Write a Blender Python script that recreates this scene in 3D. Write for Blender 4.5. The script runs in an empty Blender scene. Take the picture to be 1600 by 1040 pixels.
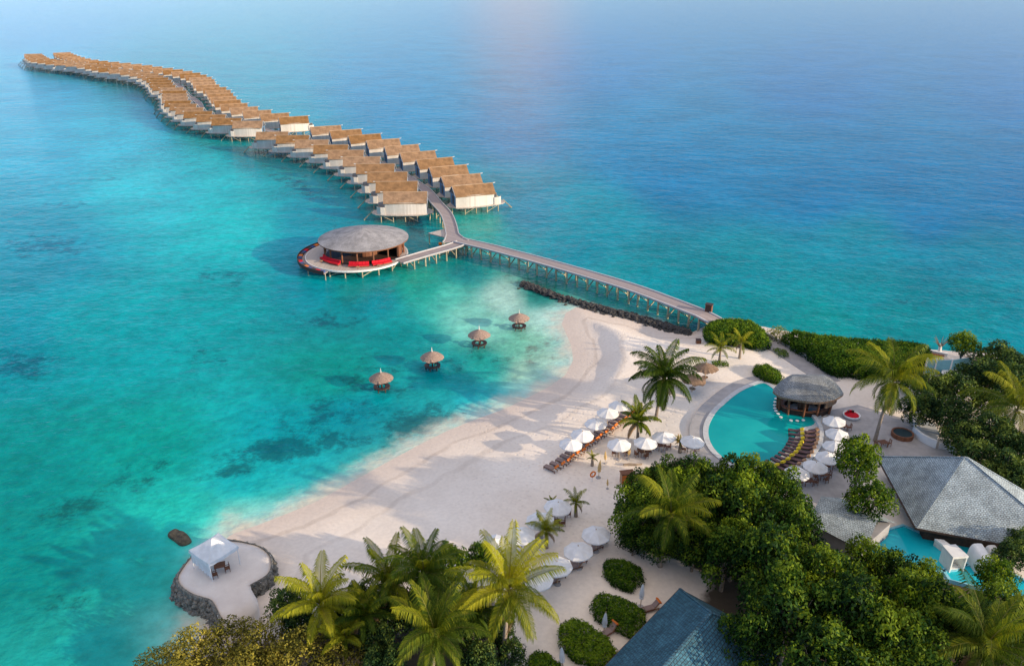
import bpy, math, random
import numpy as np
from mathutils import Vector, Matrix
random.seed(7)
PI = math.pi
sc = bpy.context.scene
col = sc.collection
# ------------------------------------------------------------------ camera
F, PITCH, H = 1232.0, math.radians(24.4), 60.0
cam = bpy.data.cameras.new('camera'); co = bpy.data.objects.new('camera', cam); col.objects.link(co)
cam.sensor_width = 36.0; cam.lens = 36.0 * F / 1600.0; cam.clip_start = 0.5; cam.clip_end = 60000
co.location = (0, 0, H); co.rotation_euler = (PI/2 - PITCH, 0, 0); sc.camera = co

def at(px, py, z=0.0):
    """survey helper: world point at height z seen at photo position px, py"""
    u = (px - 800) / F; v = (520 - py) / F
    dz = -math.sin(PITCH) + v * math.cos(PITCH); dy = math.cos(PITCH) + v * math.sin(PITCH)
    t = (z - H) / dz
    return Vector((u * t, dy * t, z))
def survey(x, y, z):
    """photo position of world arrays"""
    d = y * math.cos(PITCH) - (z - H) * math.sin(PITCH)
    w = y * math.sin(PITCH) + (z - H) * math.cos(PITCH)
    return 800 + F * x / d, 520 - F * w / d

# ------------------------------------------------------------------ materials
def new_mat(name):
    m = bpy.data.materials.new(name); m.use_nodes = True
    nt = m.node_tree; nt.nodes.clear()
    out = nt.nodes.new('ShaderNodeOutputMaterial')
    return m, nt, out
def N(nt, typ, **kw):
    n = nt.nodes.new(typ)
    for k, v in kw.items():
        if k.startswith('i_'):
            key = k[2:]
            key = int(key) if key.isdigit() else key
            n.inputs[key].default_value = v
        else: setattr(n, k, v)
    return n
def Lk(nt, a, ao, b, bi): nt.links.new(a.outputs[ao], b.inputs[bi])
def rgba(c): return (c[0], c[1], c[2], 1.0)
def ramp(nt, stops):
    r = nt.nodes.new('ShaderNodeValToRGB'); e = r.color_ramp.elements
    while len(e) < len(stops): e.new(0.5)
    for k, (p, c) in enumerate(stops):
        e[k].position = p; e[k].color = rgba(c) if len(c) == 3 else c
    return r
def mix(nt, blend='MIX', fac=None):
    n = nt.nodes.new('ShaderNodeMix'); n.data_type = 'RGBA'; n.blend_type = blend
    n.clamp_factor = True
    if fac is not None: n.inputs[0].default_value = fac
    return n   # inputs 0 fac, 6 A, 7 B ; output 2
def maprange(nt, a, b, c, d, smooth=True):
    n = nt.nodes.new('ShaderNodeMapRange'); n.interpolation_type = 'SMOOTHSTEP' if smooth else 'LINEAR'
    for k, v in zip((1, 2, 3, 4), (a, b, c, d)): n.inputs[k].default_value = v
    return n
def math_n(nt, op, v=None):
    n = nt.nodes.new('ShaderNodeMath'); n.operation = op
    if v is not None: n.inputs[1].default_value = v
    return n

def plain(name, c1, c2, scale=3.0, rough=0.7, bump=0.2, stretch=(1, 1, 1), bscale=None, detail=5, spec=0.3):
    """noise mottled surface"""
    m, nt, out = new_mat(name)
    tc = N(nt, 'ShaderNodeTexCoord'); mp = N(nt, 'ShaderNodeMapping'); mp.inputs['Scale'].default_value = stretch
    Lk(nt, tc, 'Object', mp, 'Vector')
    oi = N(nt, 'ShaderNodeObjectInfo'); ad = N(nt, 'ShaderNodeVectorMath', operation='ADD')
    sc_ = N(nt, 'ShaderNodeVectorMath', operation='SCALE'); sc_.inputs[0].default_value = (37, 61, 17); Lk(nt, oi, 'Random', sc_, 'Scale')
    Lk(nt, mp, 0, ad, 0); Lk(nt, sc_, 0, ad, 1)
    no = N(nt, 'ShaderNodeTexNoise', i_Scale=scale, i_Detail=detail, i_Roughness=0.65); Lk(nt, ad, 0, no, 'Vector')
    r = ramp(nt, [(0.3, c1), (0.7, c2)]); Lk(nt, no, 'Fac', r, 0)
    b = N(nt, 'ShaderNodeBsdfPrincipled', i_Roughness=rough); b.inputs['Specular IOR Level'].default_value = spec
    hs = N(nt, 'ShaderNodeHueSaturation'); mr = maprange(nt, 0, 1, 0.86, 1.12, False); Lk(nt, oi, 'Random', mr, 0); Lk(nt, mr, 0, hs, 'Value')
    Lk(nt, r, 0, hs, 'Color'); Lk(nt, hs, 0, b, 'Base Color')
    if bump:
        n2 = N(nt, 'ShaderNodeTexNoise', i_Scale=bscale or scale * 4, i_Detail=4.0); Lk(nt, ad, 0, n2, 'Vector')
        bp = N(nt, 'ShaderNodeBump', i_Strength=bump, i_Distance=0.05); Lk(nt, n2, 'Fac', bp, 'Height'); Lk(nt, bp, 0, b, 'Normal')
    Lk(nt, b, 0, out, 0)
    return m

def boards(name, c1, c2, axis, freq, rough=0.7, gap=0.25):
    """boards: stripes of width 1/freq along object axis, each board its own tone"""
    m, nt, out = new_mat(name)
    tc = N(nt, 'ShaderNodeTexCoord'); sx = N(nt, 'ShaderNodeSeparateXYZ'); Lk(nt, tc, 'Object', sx, 0)
    if axis == 'XY':
        a = math_n(nt, 'ADD'); Lk(nt, sx, 0, a, 0); Lk(nt, sx, 1, a, 1); src, so = a, 0
    else: src, so = sx, 'XYZ'.index(axis)
    mu = math_n(nt, 'MULTIPLY', freq); Lk(nt, src, so, mu, 0)
    fl = math_n(nt, 'FLOOR'); Lk(nt, mu, 0, fl, 0)
    wn = N(nt, 'ShaderNodeTexWhiteNoise', noise_dimensions='1D'); Lk(nt, fl, 0, wn, 'W')
    no = N(nt, 'ShaderNodeTexNoise', i_Scale=1.3, i_Detail=6.0); Lk(nt, tc, 'Object', no, 0)
    av = math_n(nt, 'ADD'); Lk(nt, wn, 'Value', av, 0); Lk(nt, no, 'Fac', av, 1)
    hf = math_n(nt, 'MULTIPLY', 0.5); Lk(nt, av, 0, hf, 0)
    r = ramp(nt, [(0.15, c1), (0.85, c2)]); Lk(nt, hf, 0, r, 0)
    fr = math_n(nt, 'FRACT'); Lk(nt, mu, 0, fr, 0)
    g = maprange(nt, 0.0, 0.12, 1.0 - gap, 1.0); Lk(nt, fr, 0, g, 0)
    mx = mix(nt, 'MULTIPLY', 1.0); Lk(nt, r, 0, mx, 6); Lk(nt, g, 0, mx, 7)
    b = N(nt, 'ShaderNodeBsdfPrincipled', i_Roughness=rough); b.inputs['Specular IOR Level'].default_value = 0.3
    Lk(nt, mx, 2, b, 'Base Color')
    bp = N(nt, 'ShaderNodeBump', i_Strength=0.3, i_Distance=0.03); Lk(nt, g, 0, bp, 'Height'); Lk(nt, bp, 0, b, 'Normal')
    Lk(nt, b, 0, out, 0); return m

def shingle(name, c1, c2, w=0.35, h=0.28, mortar=(0.02, 0.02, 0.025), rough=0.8, bump=0.6, grain=0.3):
    """roof shingles on the UV laid along each slope (metres)"""
    m, nt, out = new_mat(name)
    uv = N(nt, 'ShaderNodeUVMap'); uv.uv_map = 'UVMap'
    br = N(nt, 'ShaderNodeTexBrick', i_Scale=1.0); br.offset = 0.5
    br.inputs['Color1'].default_value = rgba(c1); br.inputs['Color2'].default_value = rgba(c2); br.inputs['Mortar'].default_value = rgba(mortar)
    br.inputs['Mortar Size'].default_value = 0.035; br.inputs['Mortar Smooth'].default_value = 0.6
    br.inputs['Brick Width'].default_value = w; br.inputs['Row Height'].default_value = h
    no0 = N(nt, 'ShaderNodeTexNoise', i_Scale=2.5, i_Detail=3.0); Lk(nt, uv, 0, no0, 0)
    wob = N(nt, 'ShaderNodeVectorMath', operation='MULTIPLY_ADD'); wob.inputs[1].default_value = (0.12, 0.12, 0)
    Lk(nt, no0, 'Color', wob, 0); Lk(nt, uv, 0, wob, 2)
    Lk(nt, wob, 0, br, 'Vector')
    no = N(nt, 'ShaderNodeTexNoise', i_Scale=0.45, i_Detail=7.0, i_Roughness=0.65); Lk(nt, uv, 0, no, 0)
    mr = maprange(nt, 0.3, 0.7, 0.68, 1.25); Lk(nt, no, 'Fac', mr, 0)
    mx = mix(nt, 'MULTIPLY', 1.0); Lk(nt, br, 'Color', mx, 6); Lk(nt, mr, 0, mx, 7)
    n3 = N(nt, 'ShaderNodeTexNoise', i_Scale=6.0, i_Detail=4.0); Lk(nt, uv, 0, n3, 0)
    m3 = maprange(nt, 0.25, 0.75, 1 - grain, 1 + grain); Lk(nt, n3, 'Fac', m3, 0)
    m4 = mix(nt, 'MULTIPLY', 1.0); Lk(nt, mx, 2, m4, 6); Lk(nt, m3, 0, m4, 7)
    b = N(nt, 'ShaderNodeBsdfPrincipled', i_Roughness=rough); b.inputs['Specular IOR Level'].default_value = 0.25
    oi = N(nt, 'ShaderNodeObjectInfo'); mv = maprange(nt, 0, 1, 0.84, 1.10, False); Lk(nt, oi, 'Random', mv, 0)
    hs = N(nt, 'ShaderNodeHueSaturation'); Lk(nt, mv, 0, hs, 'Value'); mh = maprange(nt, 0, 1, 1.08, 0.80, False); Lk(nt, oi, 'Random', mh, 0); Lk(nt, mh, 0, hs, 'Saturation'); Lk(nt, m4, 2, hs, 'Color')
    Lk(nt, hs, 0, b, 'Base Color')
    iv = math_n(nt, 'SUBTRACT'); iv.inputs[0].default_value = 1.0; Lk(nt, br, 'Fac', iv, 1)
    ad = math_n(nt, 'ADD'); Lk(nt, iv, 0, ad, 0); Lk(nt, n3, 'Fac', ad, 1)
    bp = N(nt, 'ShaderNodeBump', i_Strength=bump, i_Distance=0.06); Lk(nt, ad, 0, bp, 'Height'); Lk(nt, bp, 0, b, 'Normal')
    Lk(nt, b, 0, out, 0); return m

def leaf_mat(name, dark, mid, light, trans=0.35):
    m, nt, out = new_mat(name)
    at_ = N(nt, 'ShaderNodeAttribute', attribute_name='tint')
    oi = N(nt, 'ShaderNodeObjectInfo')
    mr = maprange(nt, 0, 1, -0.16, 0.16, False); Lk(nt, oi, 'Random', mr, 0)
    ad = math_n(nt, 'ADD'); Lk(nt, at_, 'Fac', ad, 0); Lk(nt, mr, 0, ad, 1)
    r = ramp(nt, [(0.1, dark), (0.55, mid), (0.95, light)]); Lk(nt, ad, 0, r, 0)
    b = N(nt, 'ShaderNodeBsdfPrincipled', i_Roughness=0.6); b.inputs['Specular IOR Level'].default_value = 0.10; Lk(nt, r, 0, b, 'Base Color')
    t = N(nt, 'ShaderNodeBsdfTranslucent')
    mu = mix(nt, 'MULTIPLY', 1.0); mu.inputs[7].default_value = (1.35, 1.25, 0.5, 1); Lk(nt, r, 0, mu, 6); Lk(nt, mu, 2, t, 0)
    ms = N(nt, 'ShaderNodeMixShader'); ms.inputs[0].default_value = trans
    Lk(nt, b, 0, ms, 1); Lk(nt, t, 0, ms, 2); Lk(nt, ms, 0, out, 0); return m

def cloth(name, c, trans=0.2, rough=0.8):
    m, nt, out = new_mat(name)
    tc = N(nt, 'ShaderNodeTexCoord'); no = N(nt, 'ShaderNodeTexNoise', i_Scale=1.6, i_Detail=4.0); Lk(nt, tc, 'Object', no, 0)
    mr = maprange(nt, 0.3, 0.7, 0.86, 1.0); Lk(nt, no, 'Fac', mr, 0)
    mx = mix(nt, 'MULTIPLY', 1.0); mx.inputs[6].default_value = rgba(c); Lk(nt, mr, 0, mx, 7)
    b = N(nt, 'ShaderNodeBsdfPrincipled', i_Roughness=rough); b.inputs['Specular IOR Level'].default_value = 0.15; Lk(nt, mx, 2, b, 'Base Color')
    t = N(nt, 'ShaderNodeBsdfTranslucent'); Lk(nt, mx, 2, t, 0)
    ms = N(nt, 'ShaderNodeMixShader'); ms.inputs[0].default_value = trans
    Lk(nt, b, 0, ms, 1); Lk(nt, t, 0, ms, 2)
    bp = N(nt, 'ShaderNodeBump', i_Strength=0.25, i_Distance=0.05); Lk(nt, no, 'Fac', bp, 'Height'); Lk(nt, bp, 0, b, 'Normal')
    Lk(nt, ms, 0, out, 0); return m

M = {}
M['villa_roof'] = shingle('villa_roof_thatch', (0.305, 0.168, 0.070), (0.255, 0.137, 0.056), 0.5, 0.3, (0.22, 0.115, 0.055), 0.9, 0.25, 0.1)
M['villa_roof_cap'] = plain('villa_ridge_thatch', (0.42, 0.27, 0.16), (0.52, 0.36, 0.23), 3, 0.9, 0.3)
M['villa_wall'] = boards('villa_wall_boards', (0.54, 0.475, 0.41), (0.70, 0.63, 0.555), 'XY', 2.2, 0.75, 0.2)
M['shade_toned_gable'] = boards('shade_toned_gable_boards', (0.085, 0.165, 0.26), (0.12, 0.215, 0.32), 'Z', 3.0, 0.75, 0.35)  # blue of the gables' shaded side put into the board colour
M['trim'] = plain('pale_trim_timber', (0.55, 0.53, 0.5), (0.72, 0.69, 0.65), 4, 0.7, 0.1)
M['dark_trim'] = plain('dark_trim_timber', (0.06, 0.05, 0.045), (0.11, 0.09, 0.08), 4, 0.7, 0.1)
M['deck'] = boards('jetty_boards', (0.27, 0.225, 0.215), (0.38, 0.32, 0.31), 'XY', 4.0, 0.75, 0.3)
M['deck_pale'] = boards('pale_deck_boards', (0.40, 0.34, 0.29), (0.52, 0.45, 0.39), 'X', 4.0, 0.7, 0.3)
M['kerb'] = plain('kerb_timber', (0.42, 0.41, 0.41), (0.55, 0.53, 0.52), 3, 0.7, 0.1)
M['stilt'] = plain('weathered_stilt', (0.30, 0.25, 0.16), (0.48, 0.42, 0.28), 2.0, 0.85, 0.3, (1, 1, 0.4))
M['rock'] = plain('dark_rock', (0.022, 0.021, 0.021), (0.085, 0.08, 0.075), 1.2, 0.85, 1.0, bscale=3)
M['stone_wall'] = plain('coral_stone', (0.07, 0.068, 0.06), (0.30, 0.28, 0.24), 2.2, 0.9, 1.0, bscale=5)
M['slab'] = plain('brown_slab', (0.04, 0.035, 0.025), (0.16, 0.13, 0.08), 2.2, 0.85, 0.8, bscale=6)
M['thatch'] = plain('brown_thatch', (0.15, 0.095, 0.06), (0.33, 0.22, 0.145), 5, 0.95, 0.8, (1, 1, 0.3), bscale=14)
M['thatch_pale'] = plain('weathered_thatch', (0.17, 0.115, 0.09), (0.36, 0.26, 0.21), 5, 0.95, 0.8, (1, 1, 0.3), bscale=14)
M['bar_roof'] = shingle('bar_roof_shingles', (0.40, 0.385, 0.385), (0.345, 0.335, 0.34), 0.4, 0.3, (0.22, 0.21, 0.215), .8, .3, .1)
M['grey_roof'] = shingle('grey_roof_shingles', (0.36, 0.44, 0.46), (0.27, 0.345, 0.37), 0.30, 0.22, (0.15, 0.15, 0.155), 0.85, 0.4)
M['shade_toned_roof'] = shingle('shade_toned_shingles', (0.045, 0.155, 0.215), (0.03, 0.105, 0.155), 0.42, 0.32, (0.03, 0.035, 0.045))  # grey shingles with the deep tree shade put into their colour
M['pool_bar_roof'] = shingle('pool_bar_shingles', (0.27, 0.29, 0.30), (0.20, 0.22, 0.235), 0.32, 0.22, (0.08, 0.09, 0.10), .8, .4, .15)
M['wood'] = plain('brown_wood', (0.13, 0.05, 0.025), (0.24, 0.10, 0.05), 3, 0.6, 0.2, (1, 1, 0.2))
M['wood_dark'] = plain('dark_wood', (0.045, 0.026, 0.02), (0.09, 0.05, 0.035), 3, 0.6, 0.2)
M['wood_pale'] = plain('teak_wood', (0.32, 0.17, 0.09), (0.45, 0.27, 0.15), 3, 0.65, 0.2)
M['cushion_mauve'] = cloth('taupe_cushion', (0.30, 0.22, 0.20), 0.0)
M['lounger_dark'] = cloth('dark_lounger_cushion', (0.16, 0.10, 0.11), 0.0)
M['orange'] = cloth('orange_towel', (0.75, 0.20, 0.04), 0.0)
M['yellow'] = cloth('yellow_cushion', (0.80, 0.60, 0.04), 0.0)
M['red'] = cloth('red_cushion', (0.62, 0.015, 0.03), 0.0)
M['blue'] = cloth('blue_cushion', (0.05, 0.10, 0.25), 0.0)
M['cream'] = cloth('cream_cloth', (0.72, 0.50, 0.22), 0.05)
M['canvas'] = cloth('white_canvas', (0.84, 0.84, 0.84), 0.18)
M['white'] = plain('white_paint', (0.70, 0.70, 0.69), (0.82, 0.82, 0.80), 1.5, 0.6, 0.15)
M['pole'] = plain('pole_wood', (0.40, 0.28, 0.17), (0.55, 0.4, 0.26), 3, 0.6, 0.1)
M['coping'] = plain('pale_coping', (0.42, 0.44, 0.46), (0.60, 0.61, 0.62), 2.5, 0.75, 0.3)
M['paving'] = plain('grey_paving', (0.30, 0.29, 0.29), (0.42, 0.40, 0.40), 0.8, 0.85, 0.3, bscale=8)
M['dark_deck'] = boards('dark_pool_deck', (0.10, 0.085, 0.085), (0.17, 0.14, 0.14), 'X', 5.0, 0.7, 0.4)
M['tile_blue'] = plain('pale_blue_tiles', (0.16, 0.42, 0.52), (0.26, 0.55, 0.64), 1.5, 0.4, 0.1)
M['bark'] = plain('palm_bark', (0.17, 0.13, 0.10), (0.33, 0.27, 0.21), 3.0, 0.9, 0.8, (1, 1, 3.0), bscale=6)
M['frond_rib'] = plain('frond_rib', (0.13, 0.12, 0.03), (0.24, 0.20, 0.05), 2, 0.6, 0)
M['dry_frond'] = plain('dry_frond', (0.16, 0.09, 0.04), (0.30, 0.19, 0.09), 2, 0.8, 0)
M['coconut'] = plain('coconut_husk', (0.22, 0.18, 0.04), (0.36, 0.25, 0.07), 4, 0.6, 0.1)
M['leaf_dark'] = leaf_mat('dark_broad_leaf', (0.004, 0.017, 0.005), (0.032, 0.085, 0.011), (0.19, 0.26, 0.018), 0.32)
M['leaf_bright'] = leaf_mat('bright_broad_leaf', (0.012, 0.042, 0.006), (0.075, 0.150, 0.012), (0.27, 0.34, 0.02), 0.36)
M['leaf_hedge'] = leaf_mat('hedge_leaf', (0.010, 0.036, 0.005), (0.055, 0.135, 0.010), (0.24, 0.34, 0.02), 0.36)
M['leaf_olive'] = leaf_mat('olive_leaf', (0.06, 0.062, 0.012), (0.25, 0.22, 0.035), (0.46, 0.38, 0.06), 0.34)
M['leaf_bluish'] = leaf_mat('bluish_leaf', (0.009, 0.028, 0.012), (0.040, 0.088, 0.026), (0.17, 0.22, 0.04), 0.32)
M['palm'] = leaf_mat('palm_leaf', (0.010, 0.030, 0.005), (0.066, 0.110, 0.009), (0.34, 0.33, 0.02), 0.34)
M['palm_gold'] = leaf_mat('golden_palm_leaf', (0.016, 0.042, 0.005), (0.078, 0.118, 0.010), (0.38, 0.36, 0.02), 0.36)

# sand and seabed -----------------------------------------------------------
def sand_mat():
    m, nt, out = new_mat('beach_sand')
    sd = N(nt, 'ShaderNodeAttribute', attribute_name='inland'); soil = N(nt, 'ShaderNodeAttribute', attribute_name='soil')
    tr = N(nt, 'ShaderNodeAttribute', attribute_name='trod')
    tc = N(nt, 'ShaderNodeTexCoord')
    no = N(nt, 'ShaderNodeTexNoise', i_Scale=0.09, i_Detail=6.0, i_Roughness=0.6); Lk(nt, tc, 'Object', no, 0)
    base = ramp(nt, [(0.32, (0.74, 0.645, 0.55)), (0.68, (0.86, 0.772, 0.675))]); Lk(nt, no, 'Fac', base, 0)
    # damp band and old swash lines
    n2 = N(nt, 'ShaderNodeTexNoise', i_Scale=0.10, i_Detail=5.0); Lk(nt, tc, 'Object', n2, 0)
    w = math_n(nt, 'MULTIPLY', 5.0); Lk(nt, n2, 'Fac', w, 0)
    sdw = math_n(nt, 'ADD'); Lk(nt, sd, 'Fac', sdw, 0); Lk(nt, w, 0, sdw, 1)
    wet = maprange(nt, 2.0, 13.0, 0.0, 1.0); Lk(nt, sdw, 0, wet, 0)
    mw = mix(nt); Lk(nt, wet, 0, mw, 0); mw.inputs[6].default_value = (0.63, 0.53, 0.45, 1); Lk(nt, base, 0, mw, 7)
    sn = math_n(nt, 'SINE'); s2 = math_n(nt, 'MULTIPLY', 1.25); Lk(nt, sdw, 0, s2, 0); Lk(nt, s2, 0, sn, 0)
    sl = maprange(nt, 0.8, 1.0, 0.0, 0.6); Lk(nt, sn, 0, sl, 0)
    nb = N(nt, 'ShaderNodeTexNoise', i_Scale=0.3, i_Detail=4.0); Lk(nt, tc, 'Object', nb, 0)
    near = maprange(nt, 14.0, 5.0, 0.0, 1.0); Lk(nt, sd, 'Fac', near, 0)
    q = math_n(nt, 'MULTIPLY'); Lk(nt, sl, 0, q, 0); Lk(nt, near, 0, q, 1)
    q2 = math_n(nt, 'MULTIPLY'); Lk(nt, q, 0, q2, 0); Lk(nt, nb, 'Fac', q2, 1)
    ms = mix(nt, 'MIX'); Lk(nt, q2, 0, ms, 0); Lk(nt, mw, 2, ms, 6); ms.inputs[7].default_value = (0.38, 0.30, 0.24, 1)
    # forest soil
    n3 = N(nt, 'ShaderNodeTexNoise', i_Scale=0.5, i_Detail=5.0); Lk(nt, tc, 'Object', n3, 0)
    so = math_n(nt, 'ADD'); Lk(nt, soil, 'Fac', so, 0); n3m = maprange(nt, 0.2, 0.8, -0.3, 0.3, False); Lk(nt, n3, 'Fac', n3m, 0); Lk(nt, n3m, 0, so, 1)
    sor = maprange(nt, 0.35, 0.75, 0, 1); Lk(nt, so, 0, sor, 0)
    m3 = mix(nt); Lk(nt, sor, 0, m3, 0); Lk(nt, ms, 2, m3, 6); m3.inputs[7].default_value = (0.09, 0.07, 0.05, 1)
    # small litter and fine grain
    n4 = N(nt, 'ShaderNodeTexNoise', i_Scale=2.2, i_Detail=5.0); Lk(nt, tc, 'Object', n4, 0)
    g = maprange(nt, 0.3, 0.7, 0.95, 1.035); Lk(nt, n4, 'Fac', g, 0)
    m4 = mix(nt, 'MULTIPLY', 1.0); Lk(nt, m3, 2, m4, 6); Lk(nt, g, 0, m4, 7)
    b = N(nt, 'ShaderNodeBsdfPrincipled', i_Roughness=0.9); b.inputs['Specular IOR Level'].default_value = 0.15; Lk(nt, m4, 2, b, 'Base Color')
    # footprints: pits where people walk
    v = N(nt, 'ShaderNodeTexVoronoi', i_Scale=1.5); v.inputs['Randomness'].default_value = 1.0; Lk(nt, tc, 'Object', v, 0)
    pit = maprange(nt, 0.0, 0.38, 0.0, 1.0); Lk(nt, v, 'Distance', pit, 0)
    pm = math_n(nt, 'MULTIPLY'); Lk(nt, pit, 0, pm, 0); Lk(nt, tr, 'Fac', pm, 1)
    pd_ = math_n(nt, 'SUBTRACT'); pd_.inputs[0].default_value = 1.0; Lk(nt, pit, 0, pd_, 1); pe_ = math_n(nt, 'MULTIPLY'); Lk(nt, pd_, 0, pe_, 0); Lk(nt, tr, 'Fac', pe_, 1)
    pf_ = math_n(nt, 'MULTIPLY', 0.22); Lk(nt, pe_, 0, pf_, 0)
    m5 = mix(nt); Lk(nt, pf_, 0, m5, 0); Lk(nt, m4, 2, m5, 6); m5.inputs[7].default_value = (0.36, 0.29, 0.24, 1); Lk(nt, m5, 2, b, 'Base Color')
    n5 = N(nt, 'ShaderNodeTexNoise', i_Scale=1.0, i_Detail=7.0, i_Roughness=0.6); Lk(nt, tc, 'Object', n5, 0)
    hsum = math_n(nt, 'ADD'); Lk(nt, pm, 0, hsum, 0); Lk(nt, n5, 'Fac', hsum, 1)
    bp = N(nt, 'ShaderNodeBump', i_Strength=0.42, i_Distance=0.10); Lk(nt, hsum, 0, bp, 'Height'); Lk(nt, bp, 0, b, 'Normal')
    Lk(nt, b, 0, out, 0); return m

def water_mat():
    m, nt, out = new_mat('lagoon_water')
    wc = N(nt, 'ShaderNodeAttribute', attribute_name='bed_tone'); sh = N(nt, 'ShaderNodeAttribute', attribute_name='offshore')
    dk = N(nt, 'ShaderNodeAttribute', attribute_name='reef')
    tc = N(nt, 'ShaderNodeTexCoord')
    # bed mottling
    n1 = N(nt, 'ShaderNodeTexNoise', i_Scale=0.035, i_Detail=8.0, i_Roughness=0.62); Lk(nt, tc, 'Object', n1, 0)
    n2 = N(nt, 'ShaderNodeTexNoise', i_Scale=0.38, i_Detail=5.0, i_Roughness=0.7); Lk(nt, tc, 'Object', n2, 0)
    a = maprange(nt, 0.3, 0.7, 0.80, 1.16); Lk(nt, n1, 'Fac', a, 0)
    b2 = maprange(nt, 0.3, 0.7, 0.82, 1.16); Lk(nt, n2, 'Fac', b2, 0)
    ab = math_n(nt, 'MULTIPLY'); Lk(nt, a, 0, ab, 0); Lk(nt, b2, 0, ab, 1)
    c1 = mix(nt, 'MULTIPLY', 1.0); Lk(nt, wc, 'Color', c1, 6); Lk(nt, ab, 0, c1, 7)
    # coral and seagrass patches
    n3 = N(nt, 'ShaderNodeTexNoise', i_Scale=0.26, i_Detail=9.0, i_Roughness=0.78); Lk(nt, tc, 'Object', n3, 0)
    r3 = maprange(nt, 0.25, 0.75, -0.75, 0.75, False); Lk(nt, n3, 'Fac', r3, 0)
    ad = math_n(nt, 'ADD'); Lk(nt, dk, 'Fac', ad, 0); Lk(nt, r3, 0, ad, 1)
    th = maprange(nt, 0.30, 0.85, 0.0, 0.85); Lk(nt, ad, 0, th, 0)
    dc = mix(nt, 'MULTIPLY', 1.0); dc.inputs[7].default_value = (0.75, 0.36, 0.40, 1); Lk(nt, c1, 2, dc, 6)
    c2 = mix(nt); Lk(nt, th, 0, c2, 0); Lk(nt, c1, 2, c2, 6); Lk(nt, dc, 2, c2, 7)
    n7 = N(nt, 'ShaderNodeTexNoise', i_Scale=0.22, i_Detail=7.0, i_Roughness=0.62); Lk(nt, tc, 'Object', n7, 0)
    r7 = maprange(nt, 0.2, 0.8, -3.0, 3.0, False); Lk(nt, n7, 'Fac', r7, 0)
    s7 = math_n(nt, 'ADD'); Lk(nt, sh, 'Fac', s7, 0); Lk(nt, r7, 0, s7, 1)
    shl = maprange(nt, -1.5, 4.5, 0.0, 1.0); Lk(nt, s7, 0, shl, 0)
    c3a = mix(nt); Lk(nt, shl, 0, c3a, 0); c3a.inputs[6].default_value = (0.56, 0.53, 0.44, 1); Lk(nt, c2, 2, c3a, 7)
    # thin broken swash lines close to the sand
    n8 = N(nt, 'ShaderNodeTexNoise', i_Scale=0.45, i_Detail=5.0); Lk(nt, tc, 'Object', n8, 0)
    r8 = maprange(nt, 0.25, 0.75, -0.8, 0.8, False); Lk(nt, n8, 'Fac', r8, 0)
    s8 = math_n(nt, 'ADD'); Lk(nt, sh, 'Fac', s8, 0); Lk(nt, r8, 0, s8, 1)
    f1 = maprange(nt, 0.15, 0.4, 0.0, 1.0); Lk(nt, s8, 0, f1, 0); f2 = maprange(nt, 0.45, 0.8, 1.0, 0.0); Lk(nt, s8, 0, f2, 0)
    f3 = math_n(nt, 'MULTIPLY'); Lk(nt, f1, 0, f3, 0); Lk(nt, f2, 0, f3, 1)
    f4 = maprange(nt, 0.45, 0.62, 0.0, 0.22); Lk(nt, n7, 'Fac', f4, 0); f5 = math_n(nt, 'MULTIPLY'); Lk(nt, f3, 0, f5, 0); Lk(nt, f4, 0, f5, 1)
    c3 = mix(nt); Lk(nt, f5, 0, c3, 0); Lk(nt, c3a, 2, c3, 6); c3.inputs[7].default_value = (0.78, 0.80, 0.78, 1)
    b = N(nt, 'ShaderNodeBsdfPrincipled', i_Roughness=0.10, i_IOR=1.33); b.inputs['Specular IOR Level'].default_value = 0.13; Lk(nt, c3, 2, b, 'Base Color')
    # ripples
    mp = N(nt, 'ShaderNodeMapping'); mp.inputs['Scale'].default_value = (0.8, 1.25, 1); mp.inputs['Rotation'].default_value = (0, 0, 0.5); Lk(nt, tc, 'Object', mp, 0)
    w1 = N(nt, 'ShaderNodeTexNoise', i_Scale=0.9, i_Detail=4.0, i_Roughness=0.55); Lk(nt, mp, 0, w1, 0)
    w2 = N(nt, 'ShaderNodeTexNoise', i_Scale=0.16, i_Detail=3.0); Lk(nt, mp, 0, w2, 0)
    s2 = math_n(nt, 'MULTIPLY', 2.2); Lk(nt, w2, 'Fac', s2, 0)
    ws = math_n(nt, 'ADD'); Lk(nt, w1, 'Fac', ws, 0); Lk(nt, s2, 0, ws, 1)
    bp = N(nt, 'ShaderNodeBump', i_Strength=1.0, i_Distance=0.16); Lk(nt, ws, 0, bp, 'Height'); Lk(nt, bp, 0, b, 'Normal')
    Lk(nt, b, 0, out, 0); return m

def pool_mat(name, c1, c2):
    m, nt, out = new_mat(name)
    tc = N(nt, 'ShaderNodeTexCoord')
    no = N(nt, 'ShaderNodeTexNoise', i_Scale=0.12, i_Detail=3.0); Lk(nt, tc, 'Object', no, 0)
    r = ramp(nt, [(0.35, c1), (0.65, c2)]); Lk(nt, no, 'Fac', r, 0)
    b = N(nt, 'ShaderNodeBsdfPrincipled', i_Roughness=0.05, i_IOR=1.33); Lk(nt, r, 0, b, 'Base Color')
    w = N(nt, 'ShaderNodeTexNoise', i_Scale=1.8, i_Detail=3.0); Lk(nt, tc, 'Object', w, 0)
    bp = N(nt, 'ShaderNodeBump', i_Strength=0.5, i_Distance=0.03); Lk(nt, w, 'Fac', bp, 'Height'); Lk(nt, bp, 0, b, 'Normal')
    Lk(nt, b, 0, out, 0); return m
M['pool'] = pool_mat('pool_water', (0.0, 0.30, 0.31), (0.01, 0.40, 0.385))
M['tub_water'] = pool_mat('dark_tub_water', (0.03, 0.05, 0.06), (0.05, 0.08, 0.09))
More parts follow.
